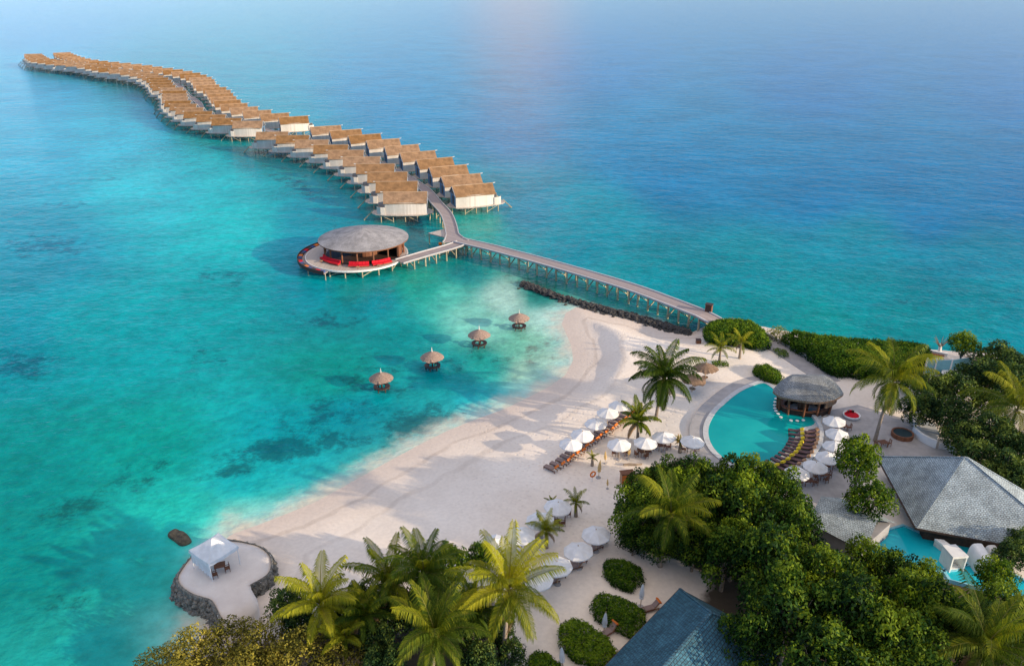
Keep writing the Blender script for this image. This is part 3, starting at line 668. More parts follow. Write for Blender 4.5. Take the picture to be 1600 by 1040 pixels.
# ------------------------------------------------------------------ jetties
def jetty(name, label, line, width, z, stilt_step=4.0, kerb=True, flare=None, maxst=90, zf=None):
    line = [Vector((p[0], p[1], 0)) for p in line]
    o = line[len(line) // 2].copy()
    root = thing(name, label, 'jetty', o)
    wf = flare or (lambda t: width)
    n = len(line)
    Lp = []; Rp = []
    off1 = offset_line(line, 1.0); 
    for i, p in enumerate(line):
        d = (off1[i] - p); w = wf(i / (n - 1)) / 2
        dz_ = Vector((0, 0, (zf(i / (n - 1)) - z) if zf else 0.0))
        Lp.append(p + d * w + dz_); Rp.append(p - d * w + dz_)
    m = MB(); m.strip(Lp, Rp, z - 0.22, z); m.build('deck', M['deck'], root, o)
    if kerb:
        for S, sg in ((Lp, 1), (Rp, -1)):
            S2 = [a + Vector((a.x - b.x, a.y - b.y, 0)).normalized() * 0.02 for a, b in zip(S, line)]
            S3 = [a + Vector((b.x - a.x, b.y - a.y, 0)).normalized() * 0.22 for a, b in zip(S, line)]
            k = MB(); k.strip(S2, S3, z + 0.004, z + 0.2); k.build('kerb', M['kerb'], root, o)
    tot = 0; last = -99; cnt = 0
    for i in range(n - 1):
        seg = (line[i + 1] - line[i]).length
        for q in range(max(1, int(seg / 0.5))):
            s = tot + seg * q / max(1, int(seg / 0.5))
            if s - last >= stilt_step and cnt < maxst - 2:
                last = s; t = (s - tot) / seg
                for S in (Lp, Rp):
                    p = S[i] + (S[i + 1] - S[i]) * t; zt = z + p.z; p = p + (line[i] - S[i]) * 0.12
                    b = MB(); b.tube([(p.x, p.y, -1.2), (p.x, p.y, zt - 0.2)], 0.19, 6); b.build('stilt', M['stilt'], root, o); cnt += 1
                a_, b_ = Lp[i] + (Lp[i + 1] - Lp[i]) * t, Rp[i] + (Rp[i + 1] - Rp[i]) * t
                c = MB(); c.bar((a_.x, a_.y, zt - 0.35), (b_.x, b_.y, 0.3), 0.16, 0.2) if cnt % 4 else c.bar((b_.x, b_.y, zt - 0.35), (a_.x, a_.y, 0.3), 0.16, 0.2); c.build('brace', M['stilt'], root, o)
        tot += seg
    return root
main_px = [(716, 375), (740, 380.5), (770, 387.5), (800, 395.5), (840, 406), (900, 423), (984, 448), (1050, 472), (1110, 495), (1142, 505.5)]
JZ = 2.85
jl = smooth_line([at(x, y, JZ) for x, y in main_px], 4)
jetty('timber_jetty', 'long timber jetty from the beach to the fork beside the round bar', jl, 3.6, JZ, 2.3, maxst=98, zf=lambda t: JZ - (JZ - LAND - .12) * max(0, (t - .86) / .14))
nl = [at(x, y, JZ) for x, y in [(712, 377), (707, 366), (704, 352), (697, 334), (682, 317), (667, 299)]]
mids = []
for a, b in zip(rows[0][0], rows[1][0]): mids.append((a + b) / 2 + Vector((-0.4, 1.0, 0)))
nl2 = smooth_line(nl + [m for m in mids[2:]] , 4)
jetty('timber_jetty', 'timber walkway running between the near villa rows', nl2, 3.2, JZ + .03, 4.0, flare=lambda t: 3.2 + 3.0 * max(0, 1 - t * 14))
A, B = rows[2][0], rows[3][0]
fm = [mids[-1]] + [(A[min(len(A) - 1, int(t * (len(A) - 1)))] + B[min(len(B) - 1, int(t * (len(B) - 1)))]) / 2 for t in [k / 14 for k in range(15)]]
jetty('timber_jetty', 'timber walkway running between the far villa rows', smooth_line(fm, 3), 3.0, JZ, 9.0)
bl = [at(x, y, zz) for x, y, zz in [(721, 379, 2.8), (700, 385.5, 2.7), (662, 396.5, 2.4), (624, 408.5, 2.05)]]
jetty('timber_jetty', 'short timber branch bridge joining the fork to the round bar', smooth_line(bl, 3), 3.4, 2.8, 2.6, zf=lambda t: 2.8 - .75 * t)
# landing platform at the fork
tri = [at(x, y, 2.75) for x, y in [(669, 364), (695, 357.5), (703, 362), (701, 372)]]
o = tri[0].copy(); o.z = 0
root = thing('landing_platform', 'small triangular timber landing beside the fork in the jetty', 'platform', o)
m = MB(); m.prism([(p.x, p.y) for p in tri], 2.55, 2.75); m.build('deck', M['deck_pale'], root, o)
for p in tri[:3]:
    b = MB(); q = p + (Vector((tri[3].x, tri[3].y, 0)) - Vector((p.x, p.y, 0))).normalized() * 0.3; b.tube([(q.x, q.y, -1), (q.x, q.y, 2.5)], 0.15, 6); b.build('stilt', M['stilt'], root, o)
# lamp on the branch, kiosk box on the jetty
p = at(688, 381, 1.2)
root = thing('mooring_buoy', 'small orange buoy post beside the branch bridge near the fork', 'buoy', (p.x, p.y, 0))
b = MB(); b.tube([(0, 0, -1), (0, 0, 0.9)], 0.1, 6); b.build('post', M['stilt'], root)
b = MB(); b.lathe([(0, 0.8), (0.35, 0.9), (0.48, 1.2), (0.35, 1.5), (0, 1.6)], 12); b.build('float', M['orange'], root, smooth=True)
p = at(1107, 487, 2.72)
root = thing('jetty_kiosk', 'brown wooden locker box standing on the open-sea edge of the jetty', 'locker', (p.x, p.y, 2.72), -0.5)
b = MB(); b.box((0, 0, 0.75), (1.2, 0.9, 1.5)); b.build('cabinet', M['wood'], root)
b = MB(); b.box((0, 0, 1.55), (1.4, 1.1, 0.09)); b.build('lid', M['wood_dark'], root)
b = MB(); b.box((0, -0.47, 0.75), (0.9, 0.04, 1.2)); b.build('door', M['wood_dark'], root)

# ------------------------------------------------------------------ round bar over the water
bc = at(568, 372, 5.4); bc.z = 0
root = thing('round_bar', 'round stilted bar with shallow grey cone roof and red sofas', 'bar pavilion', bc)
m = MB(); RR = 10.2
m.lathe([(0.02, 7.75), (2.5, 7.33), (5.0, 6.8), (7.6, 6.2), (RR, 5.5)], 64); 
m.build('roof', M['bar_roof'], root, smooth=True); ro = [c for c in col.objects if c.parent == root][0]
radial_uv(ro.data, RR)
m = MB(); m.lathe([(RR - 0.03, 5.48), (RR - 0.05, 5.24), (RR - 0.4, 5.24), (RR - 0.5, 5.45)], 64); m.build('eave_board', M['wood'], ro)
m = MB(); m.lathe([(0.1, 5.3), (RR - 0.5, 5.35)], 48); m.build('ceiling', M['wood_dark'], root)
DX, DY = -1.6, -0.9
m = MB(); m.lathe([(0.05, 2.0), (11.4, 2.0), (11.4, 1.7), (0.05, 1.7)], 64, (DX, DY, 0)); m.build('deck', M['deck_pale'], root)
m = MB(); m.lathe([(11.35, 1.98), (11.6, 1.98), (11.6, 1.6), (11.35, 1.6)], 64, (DX, DY, 0)); m.build('rim_board', M['trim'], root)
for k in range(18):
    a = 2 * PI * k / 18 + 0.1
    b = MB(); b.tube([(DX + 10.6 * math.cos(a), DY + 10.6 * math.sin(a), -1), (DX + 10.6 * math.cos(a), DY + 10.6 * math.sin(a), 1.7)], 0.17, 6); b.build('stilt', M['stilt'], root)
    if k % 2 == 0:
        a2 = a + 0.3
        b = MB(); b.bar((DX + 10.5 * math.cos(a), DY + 10.5 * math.sin(a), 0.2), (DX + 10.5 * math.cos(a2), DY + 10.5 * math.sin(a2), 1.6), 0.12, 0.16); b.build('brace', M['stilt'], root)
for k in range(16):
    a = 2 * PI * k / 16
    b = MB(); b.tube([(9.0 * math.cos(a), 9.0 * math.sin(a), 2.0), (9.0 * math.cos(a), 9.0 * math.sin(a), 5.4)], 0.2, 8); b.build('column', M['wood'], root)
# back wall on the sea side and bar counter
A = [(8.6 * math.cos(math.radians(t)), 8.6 * math.sin(math.radians(t)), 0) for t in range(-22, 130, 8)]
B = [(8.4 * math.cos(math.radians(t)), 8.4 * math.sin(math.radians(t)), 0) for t in range(-22, 130, 8)]
m = MB(); m.strip(A, B, 2.0, 5.3); m.build('back_wall', M['wood'], root)
A = [(3.4 * math.cos(math.radians(t)), 3.4 * math.sin(math.radians(t)), 0) for t in range(0, 361, 15)]
B = [(2.8 * math.cos(math.radians(t)), 2.8 * math.sin(math.radians(t)), 0) for t in range(0, 361, 15)]
m = MB(); m.strip(A, B, 2.05, 3.1); m.build('counter', M['wood'], root)
m = MB(); m.lathe([(0.05, 2.03), (8.7, 2.03)], 48); m.build('floor_shade_disc', M['wood_dark'], root)  # dark disc added to stand for the shade under the roof
m = MB(); m.lathe([(0.9, 2.05), (0.9, 4.9)], 12); m.build('bottle_shelf', M['wood_dark'], root)
# bench terrace hanging off the lagoon side
ang = [math.radians(t) for t in range(128, 249, 6)]
A = [(DX + 11.7 * math.cos(t), DY + 11.7 * math.sin(t), 0) for t in ang]; B = [(DX + 13.2 * math.cos(t), DY + 13.2 * math.sin(t), 0) for t in ang]
m = MB(); m.strip(A, B, 1.45, 1.65); tr_ = m.build('bench_terrace', M['deck'], root)
B2 = [(DX + 13.35 * math.cos(t), DY + 13.35 * math.sin(t), 0) for t in ang]; B1 = [(DX + 13.21 * math.cos(t), DY + 13.21 * math.sin(t), 0) for t in ang]
m = MB(); m.strip(B1, B2, 1.4, 2.2); m.build('back_rail', M['wood_dark'], tr_)
for i, t in enumerate(ang[:-1]):
    t2 = t + math.radians(5.0); mt = M['red'] if i % 3 == 0 else (M['blue'] if i % 3 == 1 else M['wood_dark'])
    if i % 6 == 3: mt = M['orange']
    A = [(DX + 12.3 * math.cos(q), DY + 12.3 * math.sin(q), 0) for q in (t, t2)]; B = [(DX + 13.1 * math.cos(q), DY + 13.1 * math.sin(q), 0) for q in (t, t2)]
    c = MB(); c.strip(A, B, 1.66, 2.0); c.build('bench_cushion', mt, tr_)
for t in ang[::4]:
    b = MB(); b.tube([(DX + 12.8 * math.cos(t), DY + 12.8 * math.sin(t), -1), (DX + 12.8 * math.cos(t), DY + 12.8 * math.sin(t), 1.45)], 0.12, 6); b.build('stilt', M['stilt'], tr_)
def make_sofa():
    r = thing('red_sofa', '', 'sofa')
    b = MB(); b.box((0, 0, 0.18), (2.3, 0.95, 0.25)); b.build('base', M['wood'], r)
    b = MB(); b.box((0, -0.05, 0.42), (2.2, 0.85, 0.22)); b.build('seat_cushion', M['red'], r)
    for x in (-0.75, 0, 0.75):
        b = MB(); b.box((x, 0.4, 0.78), (0.7, 0.22, 0.6), 0, -0.15); b.build('back_cushion', M['red'], r)
    return r
sofa = Proto(make_sofa()); 
def make_stool_table():
    r = thing('low_table', '', 'table')
    b = MB(); b.lathe([(0.02, 0.5), (0.45, 0.5), (0.45, 0.44), (0.02, 0.44)], 14); b.build('table_top', M['wood_pale'], r)
    b = MB(); b.tube([(0, 0, 0), (0, 0, 0.45)], 0.07, 8); b.build('leg', M['wood'], r)
    return r
lowtab = Proto(make_stool_table()); index_children()
sofas = [(214, 'first at the lagoon corner'), (227, 'second from the lagoon corner'), (240, 'third from the lagoon corner'), (266, 'left of the middle pair'), (279, 'right of the middle pair'),
         (296, 'left of the pair by the bridge'), (309, 'nearest the bridge')]
for t, w in sofas:
    a = math.radians(t); p = bc + Vector((9.9 * math.cos(a), 9.9 * math.sin(a), 2.0))
    sofa.put('red cushioned sofa under the round bar eave, ' + w, p, a - PI / 2 + PI if False else a + PI / 2, 1.0, 'red sofas round the bar')
for t, w in ((220, 'facing the curve of sofas'), (272, 'in front of the central sofas'), (296, 'before the sofas by the bridge')):
    a = math.radians(t); p = bc + Vector((11.0 * math.cos(a), 11.0 * math.sin(a), 2.0))
    lowtab.put('low round wooden table on the bar deck ' + w, p, 0, 0.9, 'low tables on the bar deck')

# ------------------------------------------------------------------ thatched huts in the lagoon
def make_hut():
    r = thing('lagoon_hut', '', 'hut')
    m = MB(); rng = random.Random(3); n = 36
    prof = [(0.06, 3.25), (0.3, 3.12), (0.9, 2.86), (1.5, 2.52), (1.98, 2.12)]
    m.lathe(prof, n)
    vs = m.v
    for i in range(n * 4, n * 5):
        x, y, z = vs[i]; vs[i] = (x, y, z + rng.uniform(-0.14, 0.1))
    ro = m.build('roof', M['thatch_pale'], r)
    m = MB(); m.tube([(0, 0, 3.15), (0, 0, 4.0)], [0.12, 0.03], 6); m.build('finial', M['trim'], ro)
    m = MB(); m.tube([(0, 0, -0.8), (0, 0, 3.1)], 0.14, 8); m.build('post', M['wood_dark'], r)
    for k in range(6):
        a = PI / 3 * k
        b = MB(); b.tube([(1.15 * math.cos(a), 1.15 * math.sin(a), -0.8), (1.1 * math.cos(a), 1.1 * math.sin(a), 0.72)], 0.1, 6); b.build('stilt', M['wood_dark'], r)
        b = MB(); b.bar((0, 0, 2.7), (1.8 * math.cos(a), 1.8 * math.sin(a), 2.1), 0.06, 0.08); b.build('rafter', M['wood_dark'], r)
    m = MB(); m.lathe([(0.75, 0.75), (1.35, 0.75), (1.35, 0.62), (0.75, 0.62), (0.75, 0.75)], 18); m.build('ring_bench', M['wood_dark'], r)
    m = MB(); m.lathe([(0.02, 1.3), (0.5, 1.3), (0.5, 1.22), (0.02, 1.22)], 14); m.build('table_top', M['wood_dark'], r)
    return r
hut = Proto(make_hut()); index_children()
for (x, y, w), s in zip([(597, 609, 'farthest from jetty, tall pale finial'), (676, 576, 'second from the beach, slim finial'), (749, 541, 'third out from the deepest one, flat crowned'), (811, 514, 'nearest the rock groyne and sandy shallows')], (0.97, 1.0, 1.02, 1.0)):
    p = at(x, y, 0); hut.put('thatched mushroom hut standing in the lagoon, ' + w, p, random.random(), s, 'thatched huts in the lagoon')

# ------------------------------------------------------------------ rocks
def rock_mesh(m, c, r, rng, squash=0.7):
    n, k = 9, 6
    vs = []; fs = []
    ph = [rng.uniform(0, 6) for _ in range(6)]
    for i in range(k + 1):
        th = PI * i / k
        for j in range(n):
            a = 2 * PI * j / n
            d = Vector((math.sin(th) * math.cos(a), math.sin(th) * math.sin(a), math.cos(th)))
            q = 1 + 0.22 * math.sin(3 * d.x + ph[0]) * math.sin(3.5 * d.y + ph[1]) + 0.16 * math.sin(5 * d.z + ph[2] + 3 * d.x) + (rng.uniform(-.06, .06) if 0 < i < k else 0)
            vs.append((c[0] + d.x * r * q, c[1] + d.y * r * q * 0.85, c[2] + d.z * r * q * squash))
    for i in range(k):
        for j in range(n): fs.append((i * n + j, i * n + (j + 1) % n, (i + 1) * n + (j + 1) % n, (i + 1) * n + j))
    m.add(vs, fs)
rng = random.Random(5)
gl = [at(x, y, 0.2) for x, y in [(818, 443), (850, 456), (890, 469), (935, 481), (975, 491), (1010, 500), (1045, 511), (1074, 519)]]
gl = smooth_line(gl, 12); o = gl[len(gl) // 2].copy(); o.z = 0
m = MB()
for i, p in enumerate(gl):
    t = i / len(gl)
    for q in range(14 if t < .75 else 17):
        wd = 0.9 - 0.3 * t + (0.2 if t > .65 else 0)
        off = Vector((rng.gauss(0, wd * .55), rng.gauss(0, wd), 0))
        hh = 0.22 + 0.5 * max(0, 1 - abs(off.y) / 1.4)
        rock_mesh(m, p + off + Vector((0, 0, hh - 0.35)), rng.uniform(0.2, 0.42), rng, .6)
tag(m.build('rock_groyne', M['rock'], None, o, smooth=False), 'low dark groyne of piled rocks curving from the beach beside the jetty', 'groyne')
p = at(281, 839, 0.15)
root = thing('boulder', 'long dark brown rock slab lying awash in the shallows', 'rock', p, math.radians(-38))
m = MB()
pts = []
prof = [(0.0, 0.26), (0.55, 0.28), (0.8, 0.2), (0.95, 0.0), (1.0, -0.4)]
m.lathe(prof, 26, (0, 0, 0), 1.9, 0.8)
for i, v in enumerate(m.v):
    x, y, z = v; ex = 1 + 0.05 * math.sin(3 * x + 2 * y); m.v[i] = (math.copysign(abs(x / 1.9) ** .7 * 1.9, x) * ex, math.copysign(abs(y / .8) ** 0.6 * .8, y) * ex, z + 0.05 * math.sin(4 * x + 3 * y))
m.build('slab', M['slab'], root)

# ------------------------------------------------------------------ sand terrace with coral stone wall and the wedding tent
def q(cx, cy, z): return at(220 + cx * .213, 800 + cy * .213, z)
TZ = 1.7
top_px = [(560, 205), (450, 250), (360, 330), (285, 430), (262, 490), (290, 550), (370, 605), (450, 632), (510, 655), (550, 720), (585, 790), (720, 800), (830, 740), (860, 660), (805, 540), (880, 500), (945, 450), (966, 385), (950, 310), (880, 250), (790, 222), (680, 205)]
top = [q(x, y, TZ) for x, y in top_px]
tp_s = smooth_line(top, 4, True)
m = MB(); n = len(tp_s); cen = sum(tp_s, Vector()) / n
vs = [p for p in tp_s] + [cen + (p - cen) * 0.7 + Vector((0, 0, 0.08)) for p in tp_s] + [cen + Vector((0, 0, 0.1))] + [Vector((p.x, p.y, -0.6)) for p in tp_s]
fs = []
for k in range(n):
    k2 = (k + 1) % n
    fs += [(k, k2, n + k2, n + k), (n + k, n + k2, 2 * n), (k2, k, 2 * n + 1 + k, 2 * n + 1 + k2)]
m.add(vs, fs)
g = m.build('sand_terrace_ground', plain('terrace_sand', (0.68, 0.60, 0.53), (0.80, 0.72, 0.64), 0.5, 0.9, 0.5, bscale=4), None, None, smooth=True)
g['kind'] = 'structure'; g['label'] = 'raised round sand terrace'
def stone_arc(label, top_line, h, out):
    """battered dry stone wall below a terrace edge"""
    pts = smooth_line(top_line, 8); o = pts[len(pts) // 2].copy(); o.z = 0
    m = MB(); rows_ = 6; vs = []; fs = []; rg = random.Random(11)
    outw = offset_line(pts, out)
    nn = len(pts)
    wgt = [.35 + .65 * max(0.0, min(1.0, (k / nn - .52) / .12)) for k in range(nn)]
    outw = [a + (b - a) * w_ for a, b, w_ in zip(pts, outw, wgt)]
    for r in range(rows_ + 1):
        t = r / rows_
        for a, b in zip(pts, outw):
            p = a + (b - a) * (0.1 + 0.9 * t ** 1.2); j = 0.09
            vs.append((p.x + rg.uniform(-j, j), p.y + rg.uniform(-j, j), TZ + 0.06 - t * h + rg.uniform(-j, j)))
    for a in pts:
        ins_ = a - (outw[pts.index(a)] - a).normalized() * 0.16; vs.append((ins_.x, ins_.y, TZ + 0.1))
    for r in range(rows_):
        for k in range(nn - 1): fs.append((r * nn + k, r * nn + k + 1, (r + 1) * nn + k + 1, (r + 1) * nn + k))
    t0 = (rows_ + 1) * nn
    for k in range(nn - 1): fs.append((k, t0 + k, t0 + k + 1, k + 1))
    m.add(vs, fs)
    for k in range(0, nn):
        for r in range(1, rows_):
            a, b = pts[k], outw[k]; t = (r + rg.random()) / rows_
            p = a + (b - a) * (0.1 + 0.9 * t ** 1.2)
            rock_mesh(m, (p.x + rg.uniform(-.15, .15), p.y + rg.uniform(-.15, .15), TZ - t * h), rg.uniform(0.15, 0.3), rg, 0.8)
    return tag(m.build('stone_wall', M['stone_wall'], None, o), label, 'wall')
wl = [q(x, y, TZ) for x, y in [(805, 540), (880, 500), (945, 450), (966, 385), (950, 310), (880, 250), (790, 222), (680, 205), (560, 205), (450, 250), (360, 330), (285, 430), (262, 490), (290, 550), (370, 605), (450, 632), (510, 655), (550, 720), (588, 795)]]
stone_arc('curved grey coral stone wall holding the round sand terrace', wl, 2.1, -0.85)
# tent
tz = TZ + 0.08
def tent():
    fl = q(400, 478, tz); fr_ = q(535, 500, tz); c = q(560, 395, tz)
    o = c.copy()
    root = thing('canopy_tent', 'white fabric canopy tent with draped sides on the sand terrace', 'tent', o, math.radians(45 + 8))
    hw, e, ap = 1.75, 2.5, 3.75
    C = [(-hw, -hw), (hw, -hw), (hw, hw), (-hw, hw)]
    m = MB(); vs = []; 
    N_ = 6
    for k in range(4):
        a, b = Vector(C[k]), Vector(C[(k + 1) % 4])
        for j in range(N_):
            p = a + (b - a) * j / N_; sag = 0.12 * math.sin(PI * j / N_)
            vs.append((p.x * 1.03, p.y * 1.03, e - sag))
    nn = len(vs)
    mid = [(x * 0.5, y * 0.5, (e + ap) / 2 - 0.12) for x, y, z in vs]
    low = [(x * 1.02, y * 1.02, z - 0.35 - 0.06 * (i % 2)) for i, (x, y, z) in enumerate(vs)]
    allv = vs + mid + low + [(0, 0, ap)]
    fs = []
    for k in range(nn):
        k2 = (k + 1) % nn
        fs += [(k, k2, nn + k2, nn + k), (nn + k, nn + k2, 3 * nn), (k2, k, 2 * nn + k, 2 * nn + k2)]
    m.add(allv, fs); m.build('canopy', M['canvas'], root)
    for x, y in C:
        b = MB(); b.tube([(x * .97, y * .97, 0), (x * .97, y * .97, e)], 0.045, 6); b.build('pole', M['white'], root)
    for s_, (a, b) in enumerate(((C[3], C[0]), (C[2], C[3]))):
        d = MB(); n_ = 24; vs = []
        A, B = Vector(a), Vector(b); t_ = (B - A).normalized(); nr = Vector((-t_.y, t_.x))
        for z in (e - 0.1, 1.2, 0.95 if s_ == 0 else 0.7):
            for j in range(n_ + 1):
                p = A + (B - A) * j / n_ + nr * 0.07 * math.sin(j * 1.9); vs.append((p.x * .99, p.y * .99, z - 0.5 * (j / n_ if s_ == 0 else 1 - j / n_) * (z < 1.5)))
        fs = [(r * (n_ + 1) + j, r * (n_ + 1) + j + 1, (r + 1) * (n_ + 1) + j + 1, (r + 1) * (n_ + 1) + j) for r in range(2) for j in range(n_)]
        d.add(vs, fs); d.build('side_drape', M['canvas'], root, smooth=True)
tent()
def make_chair():
    r = thing('wooden_chair', '', 'chair')
    b = MB(); b.box((0, 0, 0.45), (0.5, 0.5, 0.05)); b.build('seat', M['wood'], r)
    for x in (-.22, .22):
        for y in (-.22, .22):
            b = MB(); b.box((x, y, 0.22), (0.05, 0.05, 0.44)); b.build('leg', M['wood'], r)
        b = MB(); b.box((x, .22, .75), (.05, .05, .55)); b.box((x, 0, .66), (.05, .5, .04)); b.build('arm_frame', M['wood'], r)
    b = MB(); b.box((0, .22, .92), (.5, .05, .12)); b.box((0, .22, .72), (.44, .04, .08)); b.build('backrest', M['wood'], r)
    return r
def make_table():
    r = thing('wooden_table', '', 'table')
    b = MB(); b.box((0, 0, 0.74), (1.15, 0.95, 0.06)); b.build('table_top', M['wood'], r)
    for x in (-.48, .48):
        for y in (-.38, .38):
            b = MB(); b.box((x, y, 0.355), (0.07, 0.07, 0.71)); b.build('leg', M['wood'], r)
    return r
chair = Proto(make_chair()); table = Proto(make_table()); index_children()
table.put('small brown wooden table under the white canopy tent', q(585, 425, tz), math.radians(20), 1.0)
chair.put('brown wooden armchair at the front corner pole of the canopy tent', q(548, 478, tz), math.radians(120), 1.05, 'brown wooden chairs')
chair.put('brown wooden armchair behind the tent table, away from the front pole', q(638, 432, tz), math.radians(-60), 1.05, 'brown wooden chairs')

# ------------------------------------------------------------------ pool, decks and paths
pool_px = [(1193, 598), (1177, 602), (1161, 609), (1147, 618), (1134, 629), (1122, 640), (1114, 651), (1108, 664), (1107, 678), (1111, 692), (1121, 706), (1140, 720), (1168, 727), (1198, 722), (1220, 712), (1236, 696), (1244, 680), (1254, 668), (1271, 663), (1275, 650), (1268, 640), (1240, 640), (1226, 634), (1218, 620), (1207, 606)]
PZ = LAND + 0.22
pl = smooth_line([at(x, y, PZ) for x, y in pool_px], 4, True)
m = MB(); n = len(pl); cen = sum(pl, Vector()) / n
inner = offset_line(pl, 0.0, True)
w = MB(); w.add([(p.x, p.y, PZ - 0.06) for p in pl] + [(cen.x, cen.y, PZ - 0.06)], [(k, (k + 1) % n, n) for k in range(n)])
g = w.build('pool_water', M['pool'], None, (cen.x, cen.y, PZ), smooth=True); tag(g, 'curved turquoise swimming pool water', None, None, 'structure')
ar = sum(pl[k].x * pl[(k + 1) % n].y - pl[(k + 1) % n].x * pl[k].y for k in range(n))
sg = -1 if ar > 0 else 1          # offset_line moves to the left of travel; outside of the pool wanted
o0 = pl; o1 = offset_line(pl, 0.75 * sg, True); o2 = offset_line(pl, 2.6 * sg, True)
def ring(A, B, z0, z1, name, mat, label, k0=0, k1=None):
    k1 = k1 if k1 is not None else len(A)
    idx = [i % len(A) for i in range(k0, k1 + 1)]
    mm = MB(); mm.strip([Vector((A[i].x, A[i].y, 0)) for i in idx], [Vector((B[i].x, B[i].y, 0)) for i in idx], z0, z1)
    oo = mm.build(name, mat, None, (cen.x, cen.y, 0)); oo['kind'] = 'structure'; oo['label'] = label
    return oo
ring(o0, o1, LAND - 0.6, PZ, 'pool_coping', M['coping'], 'pale stone coping round the pool')
ring(offset_line(pl, 0.78 * sg, True), o2, LAND - 0.6, LAND + 0.09, 'pool_step', M['paving'], 'grey paved step round the beach side of the pool', 0, 52)
def patch(name, pts, z, mat, label, thick=0.4):
    P = [at(x, y, z) for x, y in pts]; c = sum(P, Vector()) / len(P)
    mm = MB(); mm.prism([(p.x, p.y) for p in P], z - thick, z)
    oo = mm.build(name, mat, None, (c.x, c.y, z)); oo['kind'] = 'structure'; oo['label'] = label
    return oo
patch('pool_deck', [(1254, 669), (1272, 664), (1276, 668), (1275, 690), (1264, 712), (1245, 728), (1222, 742), (1195, 752), (1180, 745), (1200, 727), (1222, 714), (1238, 698), (1247, 681)], LAND + 0.15, M['dark_deck'], 'dark timber lounger deck at the pool edge')
patch('terrace_paving', [(1280, 664), (1300, 640), (1340, 632), (1400, 650), (1440, 660), (1490, 690), (1490, 712), (1380, 712), (1345, 760), (1290, 790), (1225, 770), (1222, 746), (1247, 730), (1268, 712), (1278, 690)], LAND + 0.07, M['paving'], 'grey paved terrace behind the pool')
# curved low wall between pool lounger deck and terrace
def low_wall(name, label, pts, z0, h, th, mat, cat='wall'):
    L_ = smooth_line([at(x, y, z0) for x, y in pts], 5); o = L_[len(L_) // 2].copy()
    mm = MB(); mm.strip([Vector((p.x, p.y, 0)) for p in offset_line(L_, th / 2)], [Vector((p.x, p.y, 0)) for p in offset_line(L_, -th / 2)], z0 - 0.3, z0 + h)
    return tag(mm.build(name, mat, None, o), label, cat)
low_wall('pool_wall', 'pale curved retaining wall between pool deck and parasols', [(1270, 652), (1278, 664), (1283, 678), (1281, 695), (1271, 712), (1255, 727), (1236, 739)], LAND, 0.55, 0.55, M['coping'])
low_wall('pool_wall', 'blue-white curved kerb at the near end of the pool deck', [(1240, 742), (1222, 748), (1205, 752), (1190, 753)], LAND, 0.5, 0.9, M['white'])
# path continuing the jetty along the hedge
pp = [at(x, y, LAND + 0.1) for x, y in [(1136, 503), (1160, 514), (1190, 529), (1225, 549), (1262, 573), (1300, 597)]]
ps = smooth_line(pp, 4)
mm = MB(); mm.strip([Vector((p.x, p.y, 0)) for p in offset_line(ps, 1.7)], [Vector((p.x, p.y, 0)) for p in offset_line(ps, -1.7)], LAND - 0.4, LAND + 0.1)
g = mm.build('path', M['paving'], None, (ps[0].x, ps[0].y, LAND)); g['kind'] = 'structure'
low_wall('path_kerb', 'low grey kerb wall edging the path along the long hedge', [(1143, 501), (1172, 513.5), (1200, 526), (1235, 545), (1268, 564)], LAND, 0.55, 0.3, M['kerb'])

# pool bar with leaf shaped roof
def rc(cx, cy): return (1190 + cx * .2131, 570 + cy * .2131)
ol = [(88, 160), (105, 110), (160, 70), (260, 48), (380, 42), (450, 50), (530, 95), (600, 185), (585, 225), (530, 255), (450, 272), (380, 272), (300, 262), (210, 248), (140, 232), (102, 200)]
EZ = LAND + 3.1
oe = []
for x, y in ol:
    p = at(*rc(x, y), EZ + 1.5 * max(0, min(1, (215 - y) / 130))); p.z = EZ; oe.append(p)
oe = smooth_line(oe, 3, True)
c = sum(oe, Vector()) / len(oe); c.z = LAND
root = thing('pool_bar', 'pool bar under a leaf shaped grey shingle roof', 'bar pavilion', c)
crest0 = at(*rc(235, 105), EZ + 1.4); crest1 = at(*rc(455, 115), EZ + 1.4)
m = MB(); n = len(oe); rings = 7; vs = []
for r in range(rings + 1):
    t = r / rings
    for p in oe:
        ax = crest0 + (crest1 - crest0) * max(0, min(1, (p - crest0).dot(crest1 - crest0) / (crest1 - crest0).length_squared))
        qv = p + (ax - p) * t; qv.z = EZ + 2.15 * math.sin(t * PI / 2) ** .9
        vs.append(qv)
fs = [(r * n + k, r * n + (k + 1) % n, (r + 1) * n + (k + 1) % n, (r + 1) * n + k) for r in range(rings) for k in range(n)]
m.add(vs, fs); ro = m.build('roof', M['pool_bar_roof'], root, c, uv=True, smooth=True)
m = MB()
ie = offset_line(oe, 0.06, True); 
m.add([Vector((p.x, p.y, EZ + 0.02)) for p in oe] + [c + (p - c) * 0.985 + Vector((0, 0, 0)) for p in []] + [Vector((p.x, p.y, EZ - 0.3)) for p in oe], [(k, (k + 1) % n, n + (k + 1) % n, n + k) for k in range(n)])
m.build('eave_fringe', M['thatch'], ro, c)
m = MB(); m.add([Vector((c.x + (p.x - c.x) * .97, c.y + (p.y - c.y) * .97, EZ - 0.05)) for p in oe] , [tuple(range(n))]); m.build('ceiling', M['wood_dark'], root, c)
ci = [c + (p - Vector((c.x, c.y, p.z))) * 0.78 for p in oe]
for k in range(0, n, 5):
    p = ci[k]; b = MB(); b.tube([(p.x, p.y, LAND - 0.3), (p.x + (c.x - p.x) * -0.08, p.y + (c.y - p.y) * -0.08, EZ)], 0.17, 8); b.build('column', M['wood'], root, c)
